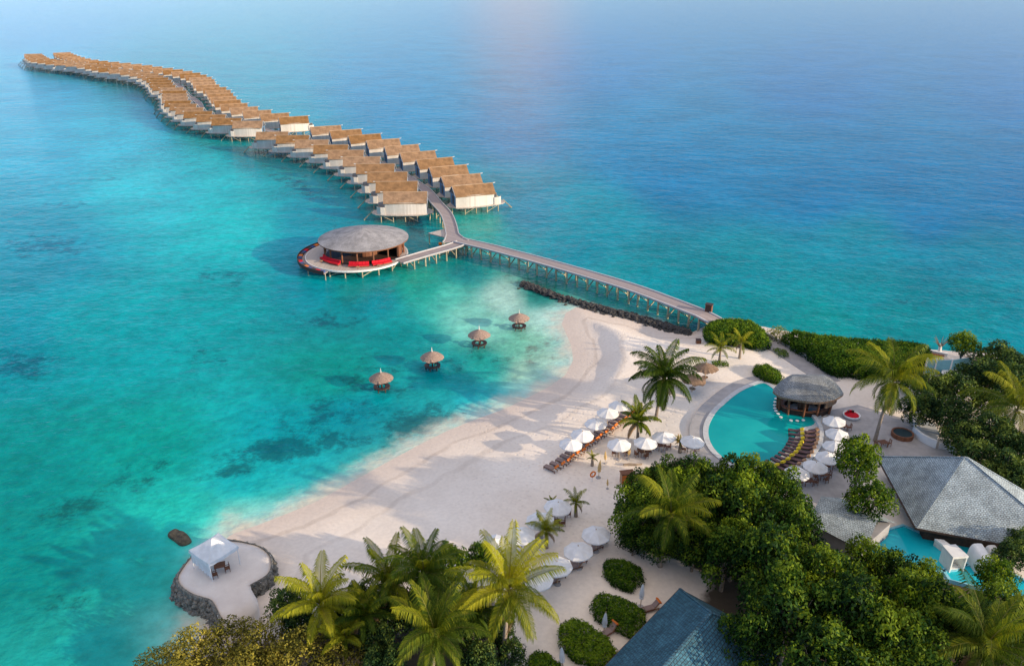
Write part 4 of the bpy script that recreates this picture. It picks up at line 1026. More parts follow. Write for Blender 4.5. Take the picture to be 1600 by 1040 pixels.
co_ = [Vector((c.x + (p.x - c.x) * .72, c.y + (p.y - c.y) * .72, 0)) for p in oe]; ci_ = [Vector((c.x + (p.x - c.x) * .6, c.y + (p.y - c.y) * .6, 0)) for p in oe]
m = MB(); m.strip(co_ + [co_[0]], ci_ + [ci_[0]], LAND - 0.2, LAND + 0.9); m.build('counter', M['wood_dark'], root, c)
cc = [Vector((c.x + (p.x - c.x) * .76, c.y + (p.y - c.y) * .76, 0)) for p in oe]
m = MB(); m.strip(cc + [cc[0]], ci_ + [ci_[0]], LAND + 0.91, LAND + 0.97); m.build('counter_top', M['wood'], root, c)
m = MB(); m.lathe([(0.8, 0), (0.8, 2.9)], 10, (c.x, c.y, LAND)); m.build('bottle_shelf', M['wood'], root, c)
# thatch skirt on the terrace side
k0 = sorted([k for k in range(n) if oe[k].x > c.x + 2.6 and oe[k].y < c.y + 2.5], key=lambda k: oe[k].y)
if k0:
    A = [c + (oe[k] - Vector((c.x, c.y, EZ))) * 0.86 for k in k0]
    m = MB(); m.strip([Vector((p.x, p.y, 0)) for p in A], [Vector((p.x, p.y, 0)) + (Vector((c.x, c.y, 0)) - Vector((p.x, p.y, 0))).normalized() * .2 for p in A], EZ - 1.5, EZ - 0.4); m.build('reed_screen', M['thatch'], root, c)
def make_stool():
    r = thing('pool_stool', '', 'stool')
    b = MB(); b.lathe([(0.02, 0.42), (0.27, 0.42), (0.3, 0.36), (0.27, 0.3), (0.02, 0.3)], 14); b.build('seat', M['white'], r)
    b = MB(); b.tube([(0, 0, -0.2), (0, 0, 0.31)], 0.09, 8); b.build('pedestal', M['white'], r)
    return r
stool = Proto(make_stool()); index_children()
for i, (x, y) in enumerate([(305, 408), (260, 412), (215, 410), (140, 385), (120, 360), (105, 340), (97, 320), (95, 298), (97, 275), (105, 250)]):
    stool.put('white stool in the pool at the bar, %s from the low wall' % ORD[i], at(*rc(x, y), PZ) - Vector((0, 0, 0.22)), 0, .85, 'white stools in the pool')

# ------------------------------------------------------------------ parasols
def make_parasol():
    r = thing('parasol', '', 'parasol')
    m = MB(); n = 8; R_ = 1.65
    vs = []
    for ri, (rr, z) in enumerate([(0.03, 3.05), (0.55, 2.86), (1.1, 2.63), (R_, 2.36)]):
        for k in range(n * 2):
            a = 2 * PI * k / (n * 2); rad = rr * (1.0 if k % 2 == 0 else 0.945); vs.append((rad * math.cos(a), rad * math.sin(a), z + (0.0 if k % 2 == 0 else -0.02 * ri)))
    N2 = n * 2
    for k in range(N2): x, y, z = vs[3 * N2 + k]; vs.append((x * 1.0, y * 1.0, z - 0.14))
    fs = [(i * N2 + k, i * N2 + (k + 1) % N2, (i + 1) * N2 + (k + 1) % N2, (i + 1) * N2 + k) for i in range(4) for k in range(N2)]
    m.add(vs, fs); cn = m.build('canopy', M['canvas'], r)
    m = MB(); m.lathe([(0.0, 3.2), (0.06, 3.12), (0.06, 3.02)], 8); m.build('finial', M['pole'], cn)
    m = MB(); m.tube([(0, 0, 0), (0, 0, 3.05)], 0.045, 7); m.build('pole', M['pole'], r)
    m = MB(); m.lathe([(0.02, 0.16), (0.33, 0.12), (0.38, 0.0)], 14); m.build('base', M['paving'], r)
    return r
parasol = Proto(make_parasol())
def make_closed():
    r = thing('closed_parasol', '', 'parasol')
    m = MB(); rg = random.Random(4)
    for z, rr in (): pass
    n = 14; vs = []
    for rr, z in [(0.03, 2.9), (0.12, 2.6), (0.2, 2.0), (0.25, 1.5), (0.17, 1.35), (0.24, 1.1)]:
        for k in range(n): a = 2 * PI * k / n; q_ = rr * (1.15 if k % 2 else 0.8); vs.append((q_ * math.cos(a), q_ * math.sin(a), z))
    fs = [(i * n + k, i * n + (k + 1) % n, (i + 1) * n + (k + 1) % n, (i + 1) * n + k) for i in range(5) for k in range(n)]
    m.add(vs, fs); m.build('folded_canopy', M['canvas'], r)
    m = MB(); m.tube([(0, 0, 0), (0, 0, 3.0)], 0.04, 7); m.build('pole', M['pole'], r)
    m = MB(); m.lathe([(0.02, 0.16), (0.33, 0.12), (0.38, 0.0)], 14); m.build('base', M['paving'], r)
    return r
closed = Proto(make_closed())
def make_tiki():
    r = thing('thatched_parasol', '', 'parasol')
    m = MB(); rg = random.Random(9); n = 30
    m.lathe([(0.05, 3.0), (0.6, 2.8), (1.3, 2.5), (2.0, 2.12)], n)
    for i in range(3 * n, 4 * n): x, y, z = m.v[i]; f = rg.uniform(.92, 1.08); m.v[i] = (x * f, y * f, z + rg.uniform(-.15, .08))
    m.build('thatch_roof', M['thatch'], r)
    m = MB(); m.tube([(0, 0, 0), (0, 0, 3.15)], 0.08, 8); m.build('post', M['pole'], r)
    m = MB(); m.lathe([(0.02, .62), (0.5, .62), (.5, .55), (.02, .55)], 14); m.build('table_top', M['wood_pale'], r)
    return r
tiki = Proto(make_tiki())
# loungers
def make_lounger(kind):
    r = thing('sun_lounger', '', 'sun lounger')     # head at +x, foot at -x
    fr_m = M['wood'] if kind == 'beach' else M['wood_dark']
    b = MB(); 
    for y in (-.32, .32): b.box((-.1, y, .3), (1.9, .06, .08))
    for x in (-1.0, -0.6, -.2, .2): b.box((x, 0, .3), (.07, .6, .05))
    b.build('frame', fr_m, r)
    for x in (-.95, .75):
        for y in (-.3, .3):
            l_ = MB(); l_.box((x, y, .13), (.07, .07, .26)); l_.build('leg', fr_m, r)
    b = MB(); b.box((-.35, 0, .40), (1.35, .62, .11)); b.build('mattress', M['cushion_mauve'] if kind == 'beach' else M['lounger_dark'], r)
    an = math.radians(48 if kind == 'beach' else 28)
    bk = MB()
    for y in (-.3, .3): bk.bar((.33, y, .34), (.33 + .85 * math.cos(an), y, .34 + .85 * math.sin(an)), .06, .06)
    for k in range(5):
        t = .15 + .7 * k / 4 * 1.0; bk.box((.33 + t * math.cos(an), 0, .34 + t * math.sin(an)), (.11, .56, .03), 0, 0, -an)
    bko = bk.build('backrest', M['wood_pale'] if kind == 'beach' else fr_m, r)
    c_ = MB(); c_.box((.33 + .42 * math.cos(an) - .07 * math.sin(an), 0, .34 + .42 * math.sin(an) + .07 * math.cos(an)), (.8, .58, .1), 0, 0, -an); c_.build('back_cushion', M['cushion_mauve'] if kind == 'beach' else M['lounger_dark'], bko)
    t_ = MB(); t_.box((.33 + .85 * math.cos(an), 0, .36 + .85 * math.sin(an) + .02), (.16 if kind == 'beach' else .55, .75, .3), 0, 0, -an); t_.build('head_towel' if kind == 'beach' else 'head_pillow', M['orange'] if kind == 'beach' else M['yellow'], bko)
    return r
lounger = Proto(make_lounger('beach')); plounger = Proto(make_lounger('pool'))
def make_lifering():
    r = thing('life_ring_stand', '', 'life ring stand')
    b = MB(); b.tube([(0, 0, 0), (0, 0, 1.4)], .05, 7); b.build('post', M['white'], r)
    m = MB(); n, k = 18, 8; vs = []
    for i in range(n):
        a = 2 * PI * i / n
        for j in range(k):
            t = 2 * PI * j / k; rr = .36 + .1 * math.cos(t); vs.append((rr * math.cos(a), .1 * math.sin(t) - .12, 1.2 + rr * math.sin(a)))
    fs = [(i * k + j, i * k + (j + 1) % k, ((i + 1) % n) * k + (j + 1) % k, ((i + 1) % n) * k + j) for i in range(n) for j in range(k)]
    m.add(vs, fs); m.build('ring', M['orange'], r, smooth=True)
    return r
lring = make_lifering()
index_children()
def canopy_base(px, py, h=2.6):
    """foot of a pole whose canopy is centred at px, py"""
    z = LAND
    for _ in range(3):
        p = at(px, py, z + h); z = gz(p.x, p.y)
    return Vector((p.x, p.y, z))
bp_ = [(969, 631), (950, 642), (931.5, 659), (908.6, 676), (891, 691)]
for i, (x, y) in enumerate(bp_):
    parasol.put('open white parasol over the beach lounger row, %s from the far end' % ORD[i], canopy_base(x, y), .3 + i * .17, 0.97, 'white parasols on the beach lounger row')
g2 = [(968.7, 691.5, 'standing alone beside the lounger row, red-brown table below'), (1008, 689, 'beside the small palm, second of the dining group'), (1038.7, 680, 'above the leafy tree, below the big beach palm'), (1081, 686.5, 'touching the curved pool step')]
for i, (x, y, w) in enumerate(g2):
    parasol.put('open white dining parasol ' + w, canopy_base(x, y), .1 + i * .2, 0.98, 'white dining parasols by the pool step')
g3 = [(871, 789, 'farthest up the beach, beside a small palm'), (845, 810, 'second down the sand, table at its side'), (815, 834, 'next to a bushy low palm'), (773, 846, 'mostly hidden by the light green bush'), (933, 832, 'nearest the dark tree mass'), (905.5, 858, 'middle of the inland three'), (872, 882, 'lower end of the inland three'), (843, 903, 'half hidden by the golden palm')]
for i, (x, y, w) in enumerate(g3):
    parasol.put('white parasol in the shaded sand garden, ' + w, canopy_base(x, y), i * .23, 1.0, 'white parasols in the sand garden')
g4 = [(1306, 654.5, 'closest to the pool bar'), (1308.7, 674, 'second from the pool bar'), (1307, 693.6, 'third from the pool bar'), (1294, 710.5, 'fourth from the pool bar'), (1273.8, 725, 'fifth from the pool bar'), (1245.5, 735, 'last in the line, partly behind a tree top')]
for i, (x, y, w) in enumerate(g4):
    parasol.put('open white terrace parasol, ' + w, canopy_base(x, y), i * .2, .95, 'white parasols on the pool terrace')
for x, y, w, sz in [(1000.6, 948, 'between the oval hedge and the low shaded roof', 1.0), (943, 990, 'between the two long clipped hedges', 1.0), (879.6, 1046, 'at the bottom beside the lowest hedge', 1.0)]:
    closed.put('folded white parasol ' + w, G(x, y), 0, sz, 'folded white parasols')
cr = Proto(copy_tree(closed.r)); index_children()
for o_ in kids(cr.r):
    if o_.name.startswith('folded'):
        o_.data = o_.data.copy(); o_.data.materials[0] = M['cream']
for x, y, w, sz in [(935, 746, 'standing on open sand beside the orange life ring', .92), (949, 763, 'short and low, at the end of the sand', .5), (946, 724, 'rising from a small wooden table', .7), (981, 717, 'beside the red-brown dining table', .7), (1016, 706, 'between two dining parasols', .75), (1058, 698, 'peeking over the leafy tree', .75)]:
    cr.put('folded cream parasol ' + w, G(x, y), 0, sz, 'folded cream parasols')
lring.location = G(925, 752); lring.rotation_euler = (0, 0, .5); lring['label'] = 'orange life ring on a white post on the beach'
tiki.put('brown thatched beach parasol with seat, farther from the camera', G(1101, 594), 0, 1.0, 'thatched parasols')
tiki.put('brown thatched beach parasol beside the big palm, nearer the camera', G(1081, 612), .8, 1.0, 'thatched parasols')
# beach lounger row
a, b = G(868, 738), G(986, 651); nL = int((b - a).length / 1.12)
d = (b - a).normalized(); headdir = math.atan2(-d.x, d.y) + PI
pd = Vector((d.y, -d.x, 0)); 
for i in range(nL + 1):
    p = a + (b - a) * i / nL; p.z = gz(p.x, p.y)
    lounger.put('brown lounger of the beach row, %s from the near end, facing the lagoon' % ORD[i], p + pd * random.uniform(-.15, .15) - pd * 0.6, math.atan2(pd.y, pd.x) + random.uniform(-.08, .08), 1.0, 'brown sun loungers in the beach row')
# pool loungers
yl = [(295, 475), (297, 505), (300, 540), (293, 568), (280, 590), (268, 615), (250, 640), (220, 663), (192, 690), (155, 713), (110, 733)]
P_ = [at(*rc(x, y), LAND + .7) for x, y in yl]
for i, p in enumerate(P_):
    t = P_[min(i + 1, len(P_) - 1)] - P_[max(i - 1, 0)]; t.normalize(); nr = Vector((-t.y, t.x, 0))
    if nr.x > 0: nr = -nr            # toward pool
    an = math.atan2(-nr.y, -nr.x)
    plounger.put('pool lounger with yellow pillow on the dark deck, %s from the bar' % ORD[i], Vector((p.x, p.y, LAND + .15)) + nr * .9, an, (.85, .72, .85), 'yellow pillow pool loungers')
cl2 = Proto(copy_tree(plounger.r)); index_children()
for o_ in kids(cl2.r):
    for o2 in kids(o_):
        if o2.name.startswith('head_pillow'): o2.data = o2.data.copy(); o2.data.materials[0] = M['wood_pale']
for i, (x, y) in enumerate([(392, 483), (393, 515), (392, 550), (382, 582), (370, 610), (352, 645), (328, 675), (295, 705), (258, 728), (215, 750), (178, 772)]):
    p = at(*rc(x, y), LAND + .5); nr = Vector((-.95, .3, 0)); f = i / 10; an = math.radians(5 - 55 * f)
    cl2.put('pool lounger with tan headrest by the low wall, %s from the bar' % ORD[i], Vector((p.x, p.y, LAND + .15)) + Vector((-math.cos(an), -math.sin(an), 0)) * .6, an, (.8, .68, .8), 'pool loungers by the low wall')
# tables and chairs
def setting(px, py, what, n=2, rz=.3, tbl=True):
    p = G(px, py)
    if p.z < LAND + .08 and 1240 < px < 1400: p.z = LAND + .08
    if tbl: table.put('red-brown wooden table ' + what, p, rz, 1.0, 'brown wooden tables')
    pos = [((0.95, 0), -PI / 2), ((-.95, 0), PI / 2), ((0, .85), 0), ((0, -.85), PI)][:n]
    for i, ((x, y), r_) in enumerate(pos):
        w = Matrix.Rotation(rz, 3, 'Z') @ Vector((x, y, 0))
        side = ['right', 'left', 'far side', 'near side'][i]
        chair.put('brown chair %s of the table %s' % (side, what.replace('beside', 'by')), p + w, rz + r_, 1.0, 'brown wooden chairs')
for x, y, w, n in [(970, 711, 'under the lone dining parasol beside the lounger row', 2), (1004, 711, 'under the dining parasol beside the small palm', 4), (1034, 702, 'under the dining parasol above the leafy tree', 2), (1078, 705, 'under the parasol touching the pool step', 2),
                   (876, 808, 'beside the small sand garden palm', 2), (867, 822, 'beside the second sand garden parasol', 2), (1378, 698, 'at the foot of the tall terrace palm', 2),
                   (1316, 672, 'under the terrace parasol closest to the pool bar', 2), (1320, 692, 'under the second terrace parasol', 2), (1318, 712, 'under the third terrace parasol', 3), (1304, 732, 'under the fourth terrace parasol', 3), (1284, 748, 'under the fifth terrace parasol', 4), (1262, 758, 'under the last terrace parasol', 2)]:
    setting(x, y, w, n, random.uniform(0, .6))
# daybeds (brown loungers) in the sand garden
for i, (x, y, w) in enumerate([(938, 851, 'beside the sand garden parasol nearest the dark trees'), (931, 858, 'by the tracks of sunlight on the shaded sand'), (905, 879, 'beside the middle inland parasol'), (898, 888, 'just below the middle inland parasol'), (872, 903, 'beside the lower inland parasol'), (862, 911, 'behind the big golden frond'), (1016, 953, 'beside the folded parasol at the grey roof'), (950, 990, 'beside the folded parasol between long hedges')]):
    lounger.put('brown timber sun lounger ' + w, G(x, y), random.uniform(.3, .7), 1.0, 'brown sun loungers in the sand garden')
# orange wooden cabinet by the trees
p = G(979, 753)
root = thing('towel_cabinet', 'orange-brown slatted wooden towel cabinet beside the leafy tree', 'cabinet', p, .2)
b = MB(); b.box((0, 0, .75), (1.6, .8, 1.5)); b.build('body', M['wood_pale'], root)
for z in (.35, .75, 1.15):
    b = MB(); b.box((0, -.42, z), (1.5, .06, .28)); b.build('drawer', M['orange'], root)
b = MB(); b.box((0, 0, 1.54), (1.8, 1.0, .07)); b.build('top', M['wood'], root)
# log on the sand
p = G(988, 727)
m = MB(); m.tube([(-1.2, 0, .14), (-.4, .1, .16), (.5, 0, .15), (1.3, .2, .13)], [.12, .16, .17, .1], 8)
o_ = m.build('driftwood_log', M['bark'], None); o_.location = p; tag(o_, 'grey driftwood log lying on sand near the dining tables', 'log')
# planter pot on the beach
p = G(1091, 536)
root = thing('planter_pot', 'square brown planter box by the thick bush at the groyne end', 'planter', p)
b = MB(); b.box((0, 0, .35), (.8, .8, .7)); b.build('box', M['wood'], root)
b = MB(); b.box((0, 0, .73), (.9, .9, .07)); b.build('rim', M['wood_dark'], root)
p = G(935, 757)
# round red daybed on the terrace
p = at(1330, 651, LAND + .1)
root = thing('round_daybed', 'round white daybed with red mattress behind the parasols', 'daybed', p, .4, None, .8)
m = MB(); m.lathe([(.05, .1), (1.4, .1), (1.55, .55), (1.45, .6), (1.3, .3), (.05, .3)], 26); m.build('basket_base', M['white'], root, smooth=True)
m = MB(); m.lathe([(.02, .55), (1.15, .55), (1.25, .45), (1.2, .31), (.02, .31)], 24); m.build('mattress', M['red'], root, smooth=True)
for i in range(4):
    a = PI * .2 + i * .5; m = MB(); m.box((.85 * math.cos(a), .85 * math.sin(a), .75), (.5, .18, .4), a + PI / 2, -.2); m.build('cushion', M['red'] if i % 2 else M['wood_dark'], root)

# ------------------------------------------------------------------ large roofs
def hip_building(label, A, B, Cc, D, zeave, ridge, mat, zwall=None, name='thatched_pavilion'):
    """eave corners A..D (counterclockwise), ridge two points"""
    o = (A + B + Cc + D) / 4; o.z = LAND
    root = thing(name, label, 'pavilion', o)
    r0, r1 = ridge
    m = MB()
    vs = [A, B, Cc, D, r0, r1]
    m.add(vs, [(0, 1, 5, 4), (1, 2, 5), (2, 3, 4, 5), (3, 0, 4)])
    ro = m.build('roof', mat, root, o, uv=True)
    e = MB()
    for p_, q_ in ((A, B), (B, Cc), (Cc, D), (D, A)): e.bar(p_ - Vector((0, 0, .14)), q_ - Vector((0, 0, .14)), .16, .2)
    e.build('eave_board', M['wood_dark'], ro, o)
    e = MB(); 
    for p_, q_ in ((r0, r1), (A, r0), (D, r0), (B, r1), (Cc, r1)): e.bar(p_ + Vector((0, 0, .04)), q_ + Vector((0, 0, .03)), .24, .07)
    e.build('ridge_cap', mat, ro, o, uv=True)
    w = MB(); c_ = (A + B + Cc + D) / 4
    pts = [c_ + (p - c_) * .86 for p in (A, B, Cc, D)]
    w.prism([(p.x, p.y) for p in pts], LAND - .2, zeave - .25); w.build('wall', M['wood_dark'], root, o)
    return root
ze, zr = LAND + 2.1, LAND + 8.0
A = at(1431, 824, ze); C_ = at(1371, 713, ze)
r0 = at(1506, 714, zr)
Bp = at(1604, 856, ze)
dx_ = (Bp - A).normalized(); A2 = A + dx_ * 17; C2 = at(1694, 822, ze); r1 = r0 + dx_ * .4
hip_building('large grey shingle hip roof pavilion, one slope sunlit and one blue in shade', A, A2, C2, C_, ze, (r0, r1), M['grey_roof'])
# low roof near camera
ze2, zr2 = LAND + 2.6, LAND + 6.2
c0 = at(1062, 919, ze2); e1 = at(945, 1040, ze2); d1 = (e1 - c0); d1.z = 0; d1.normalize(); d2 = Vector((-d1.y, d1.x, 0))
if d2.x < 0: d2 = -d2
Wd, Ln = 11.0, 22.0
A = c0 + d1 * Ln; B = A + d2 * Wd; Cq = c0 + d2 * Wd; D = c0
r0 = D + d2 * (Wd / 2) + d1 * 4.5; r0.z = zr2; r1 = A + d2 * (Wd / 2) - d1 * 4.5; r1.z = zr2
hip_building('grey shingle hip roof with deep blue shade in its colour, below the clipped hedges', Cq, B, A, D, ze2, (r0, r1), M['shade_toned_roof'])
# small sunlit lean-to roof behind the dark trees
o = at(1340, 815, LAND + 2.5)
root = thing('small_pavilion', 'small sunlit shingle roof between the bright tree and the private pool', 'pavilion', (o.x, o.y, LAND))
q1, q2, q3, q4 = at(1283, 775, LAND + 3.4), at(1371, 812, LAND + 3.4), at(1352, 862, LAND + 2.2), at(1262, 815, LAND + 2.2)
q5 = at(1402, 817, LAND + 2.2); q6 = at(1318, 778, LAND + 2.2)
m = MB(); m.add([q1, q2, q3, q4], [(0, 1, 2, 3)]); m.add([q2, q1, q6, q5], [(0, 1, 2, 3)])
m.build('roof', M['grey_roof'], root, (o.x, o.y, LAND), uv=True)
m = MB(); cpt = (q3 + q4 + q5 + q6) / 4; ps_ = [cpt + (p - cpt) * .85 for p in (q4, q3, q5, q6)]
m.prism([(p.x, p.y) for p in ps_], LAND - .2, LAND + 2.15); m.build('wall', M['paving'], root, (o.x, o.y, LAND))

# private pools and cabanas
def rp(cx, cy, z): return at(1360 + cx * .1794, 800 + cy * .1794, z)
zp = LAND + .3
def basin(label, pts, mat):
    P = [rp(x, y, zp) for x, y in pts]; c = sum(P, Vector()) / len(P)
    mm = MB(); mm.prism([(p.x, p.y) for p in P], LAND - .5, zp); g = mm.build('private_pool', mat, None, (c.x, c.y, LAND)); g['kind'] = 'structure'; g['label'] = label
    L_ = P + [P[0]]; Q = [c + (p - c) * 1.0 + (p - c).normalized() * .3 for p in P]; Q = Q + [Q[0]]
    mm = MB(); mm.strip([Vector((p.x, p.y, 0)) for p in L_], [Vector((p.x, p.y, 0)) for p in Q], LAND - .5, zp + .14)
    tag(mm.build('pool_surround', M['tile_blue'], None, (c.x, c.y, LAND)), 'pale blue tiled edge of the ' + label, 'pool edge')
basin('turquoise private pool below the sunlit roof', [(-30, 330), (0, 245), (60, 190), (290, 122), (420, 180), (560, 228), (700, 250), (860, 285), (880, 430), (720, 500), (500, 520), (250, 420), (60, 400)], M['villa_pool'])
basin('second turquoise private pool at the frame edge', [(640, 500), (850, 470), (1030, 500), (1180, 515), (1338, 600), (1500, 690), (1480, 820), (1150, 690), (900, 640), (700, 590)], M['villa_pool'])
def cabana(name, label, pts, h, vault):
    P = [rp(x, y, LAND + h) for x, y in pts]; c = sum(P, Vector()) / 4; o = Vector((c.x, c.y, LAND))
    root = thing(name, label, 'cabana', o)
    b = MB()
    if not vault:
        b.prism([(p.x, p.y) for p in P], LAND + h - .25, LAND + h); b.build('roof_slab', M['white'], root, o)
        w = MB(); w.prism([(c.x + (p.x - c.x) * .96, c.y + (p.y - c.y) * .96) for p in (P[0], P[3], P[3] + (P[2] - P[3]) * .08, P[0] + (P[1] - P[0]) * .08)], LAND, LAND + h - .26); w.build('side_wall', M['white'], root, o)
        w = MB(); w.prism([(c.x + (p.x - c.x) * .96, c.y + (p.y - c.y) * .96) for p in (P[1], P[2], P[2] + (P[3] - P[2]) * .08, P[1] + (P[0] - P[1]) * .08)], LAND, LAND + h - .26); w.build('side_wall', M['white'], root, o)
    else:
        n_ = 14; vs = []; fs = []
        for (a_, b_) in ((P[0], P[1]), (P[3], P[2])):
            for sc_ in (1.0, .84):
                for k in range(n_ + 1):
                    t = PI * k / n_; mid = (a_ + b_) / 2; hv = (b_ - a_) / 2
                    pt = mid - hv * math.copysign(abs(math.cos(t)) ** .5, math.cos(t)) * sc_; vs.append((pt.x, pt.y, LAND + (h * math.sin(t) ** .5 if 0 < k < n_ else 0) * (1.0 if sc_ == 1 else .88)))
        q_ = n_ + 1
        for k in range(n_):
            fs += [(k, k + 1, 2 * q_ + k + 1, 2 * q_ + k), (q_ + k, 3 * q_ + k, 3 * q_ + k + 1, q_ + k + 1), (k, q_ + k, q_ + k + 1, k + 1), (2 * q_ + k, 2 * q_ + k + 1, 3 * q_ + k + 1, 3 * q_ + k)]
        b.add(vs, fs); b.build('vault', M['white'], root, o)
    mt = MB(); mt.prism([(c.x + (p.x - c.x) * .7, c.y + (p.y - c.y) * .7) for p in P], LAND + .1, LAND + .55); mt.build('mattress', M['canvas'], root, o)
    return root
cabana('white_cabana', 'flat roofed white cabana between the private pools', [(628, 285), (742, 277), (858, 380), (722, 392)], 2.4, False)
cabana('white_cabana', 'low white slab cabana at the pool edge below the big roof', [(560, 228), (640, 238), (700, 282), (632, 284)], 1.2, False)
cabana('white_cabana', 'arched white cabana with round opening beside the flat roofed one', [(1075, 385), (965, 400), (868, 270), (1000, 268)], 2.5, True)
cabana('white_cabana', 'smaller arched white cabana under the eave of the big roof', [(1150, 345), (1040, 330), (1000, 285), (1110, 280)], 1.9, True)

# back terrace near the sea: fence, deck, table, stump
def rf(cx, cy, z): return at(1400 + cx * .1458, 510 + cy * .1458, z)
def fence(label, pts, h, mat):
    P = [rf(x, y, LAND) for x, y in pts]; o = P[len(P) // 2].copy(); root = thing('panel_fence', label, 'fence', o)
    for a_, b_ in zip(P, P[1:]):
        m = MB(); m.bar(a_ + Vector((0, 0, h / 2)), b_ + Vector((0, 0, h / 2)), .08, h - .15); m.build('panel', mat, root, o)
    for a_ in P:
        m = MB(); m.box(a_ + Vector((0, 0, h / 2 + .05)), (.22, .22, h + .2)); m.build('post', M['white'], root, o)
patch('back_terrace', [(1440, 556), (1480, 553), (1522, 560), (1520, 592), (1500, 602), (1455, 600), (1446, 580)], LAND + .05, M['paving'], 'shaded paved terrace by the sea')
fence('white panel fence across the shaded back terrace by the sea', [(300, 500), (400, 510), (565, 510), (790, 475)], 2.6, M['tile_blue'])
fence('short dark lower fence behind the white disc table', [(560, 545), (790, 520)], 1.2, M['wood_dark'])
low_wall('terrace_wall', 'low white sea wall at the back terrace edge', [(1441, 547), (1460, 553), (1480, 557)], LAND, .6, .3, M['white'])
P4 = [rf(x, y, LAND + .25) for x, y in [(290, 262), (500, 285), (520, 312), (300, 296)]]
m = MB(); m.prism([(p.x, p.y) for p in P4], LAND - .3, LAND + .25); g = m.build('sea_deck', M['wood'], None, (P4[0].x, P4[0].y, LAND)); g['kind'] = 'structure'
p = rf(625, 560, LAND)
root = thing('disc_table', 'white round table on the dark back terrace', 'table', p)
m = MB(); m.lathe([(.02, .78), (2.0, .78), (2.0, .7), (.02, .7)], 28); m.build('table_top', M['white'], root)
m = MB(); m.tube([(0, 0, 0), (0, 0, .7)], .15, 8); m.build('pedestal', M['white'], root)
p = rf(465, 275, LAND)
root = thing('dead_stump', 'pale dead branching stump by the sea edge of the terrace', 'tree stump', p)
m = MB(); m.tube([(0, 0, -.2), (0, .1, .9), (-.2, .1, 1.6)], [.35, .25, .12], 8); m.build('trunk', M['trim'], root)
rg = random.Random(2)
m = MB()
for k in range(16):
    a_ = rg.uniform(0, 6.28); m.tube([(0, .1, .8), (.7 * math.cos(a_), .7 * math.sin(a_) + .1, 1.5 + rg.random() * .5), (1.3 * math.cos(a_), 1.3 * math.sin(a_), 1.8 + rg.random())], [.08, .05, .02], 5)
m.build('branches', M['bark'], root)
# curved white wall, ramp and tub behind the terrace palm
low_wall('curved_wall', 'curved white low wall below the dark shrubs behind the terrace', [(1426, 678), (1436, 687), (1450, 695), (1462, 700)], LAND, 1.2, .35, M['white'])
low_wall('curved_wall', 'small curved white wall at the corner of the big roof', [(1466, 700), (1478, 702), (1488, 707), (1492, 714)], LAND, .9, .35, M['white'])
patch('ramp_paving', [(1424, 645), (1440, 650), (1460, 662), (1468, 676), (1462, 690), (1448, 686), (1430, 672)], LAND + .25, M['coping'], 'pale paved ramp behind the terrace')
p = at(1409, 682, LAND)
root = thing('plunge_tub', 'round brown plunge tub with blue water under the terrace palm', 'tub', p)
m = MB(); m.lathe([(.02, .5), (1.25, .5), (1.25, .7), (1.45, .7), (1.45, 0)], 24); m.build('rim', M['wood'], root)
m = MB(); m.lathe([(.02, .6), (1.24, .6)], 24); m.build('water', M['tub_water'], root)

# ------------------------------------------------------------------ vegetation
def leaf_mesh(name, verts, faces, tint, mats, mat_idx=None):
    me = bpy.data.meshes.new(name)
    V = np.asarray(verts, np.float32); Q = np.asarray(faces, np.int32)
    me.vertices.add(len(V)); me.vertices.foreach_set('co', V.ravel())
    me.loops.add(Q.size); me.loops.foreach_set('vertex_index', Q.ravel())
    me.polygons.add(len(Q)); me.polygons.foreach_set('loop_start', np.arange(0, Q.size, 4, dtype=np.int32))
    me.update(calc_edges=True)
    a_ = me.attributes.new('tint', 'FLOAT', 'POINT'); a_.data.foreach_set('value', np.asarray(tint, np.float32))
    for m_ in mats: me.materials.append(m_)
    if mat_idx is not None: me.polygons.foreach_set('material_index', np.asarray(mat_idx, np.int32))
    return me
def leaf_cloud(lobes, per_area, lsize, rng, flat=0.55, up=0.25):
    """leaves set on the shells of lobes (x,y,z,r,tint); returns arrays"""
    Vs = []; T = []
    C0 = np.array([l[:3] for l in lobes]); R0 = np.array([l[3] for l in lobes])
    for (x, y, z, r, tn) in lobes:
        n = max(12, int(per_area * 4 * PI * r * r * .7))
        d = rng.normal(size=(n, 3)); d[:, 2] += 0.35; d /= np.linalg.norm(d, axis=1)[:, None]
        rad = r * (1 - 0.38 * rng.random(n) ** 2 + 0.10 * rng.normal(size=n))
        p = np.array([x, y, z]) + d * rad[:, None]
        # drop leaves buried deep in other lobes
        dist = np.linalg.norm(p[:, None, :] - C0[None], axis=2) / R0[None]
        keep = (dist.min(axis=1) > 0.55)
        p = p[keep]; d = d[keep]; n = len(p)
        nrm = d * flat + rng.normal(size=(n, 3)) * .45; nrm[:, 2] += up; nrm /= np.linalg.norm(nrm, axis=1)[:, None]
        t = np.cross(nrm, rng.normal(size=(n, 3))); t /= np.linalg.norm(t, axis=1)[:, None]; b = np.cross(nrm, t)
        L = lsize * (0.7 + .6 * rng.random(n))[:, None]; W = L * .5
        q = np.stack([p - t * L * .5, p + b * W * .5 - nrm * .05 * L, p + t * L * .5, p - b * W * .5 - nrm * .05 * L], 1)
        Vs.append(q.reshape(-1, 3))
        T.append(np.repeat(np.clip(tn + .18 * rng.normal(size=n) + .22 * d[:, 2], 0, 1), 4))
    V = np.concatenate(Vs); T = np.concatenate(T); Q = np.arange(len(V)).reshape(-1, 4)
    return V, Q, T
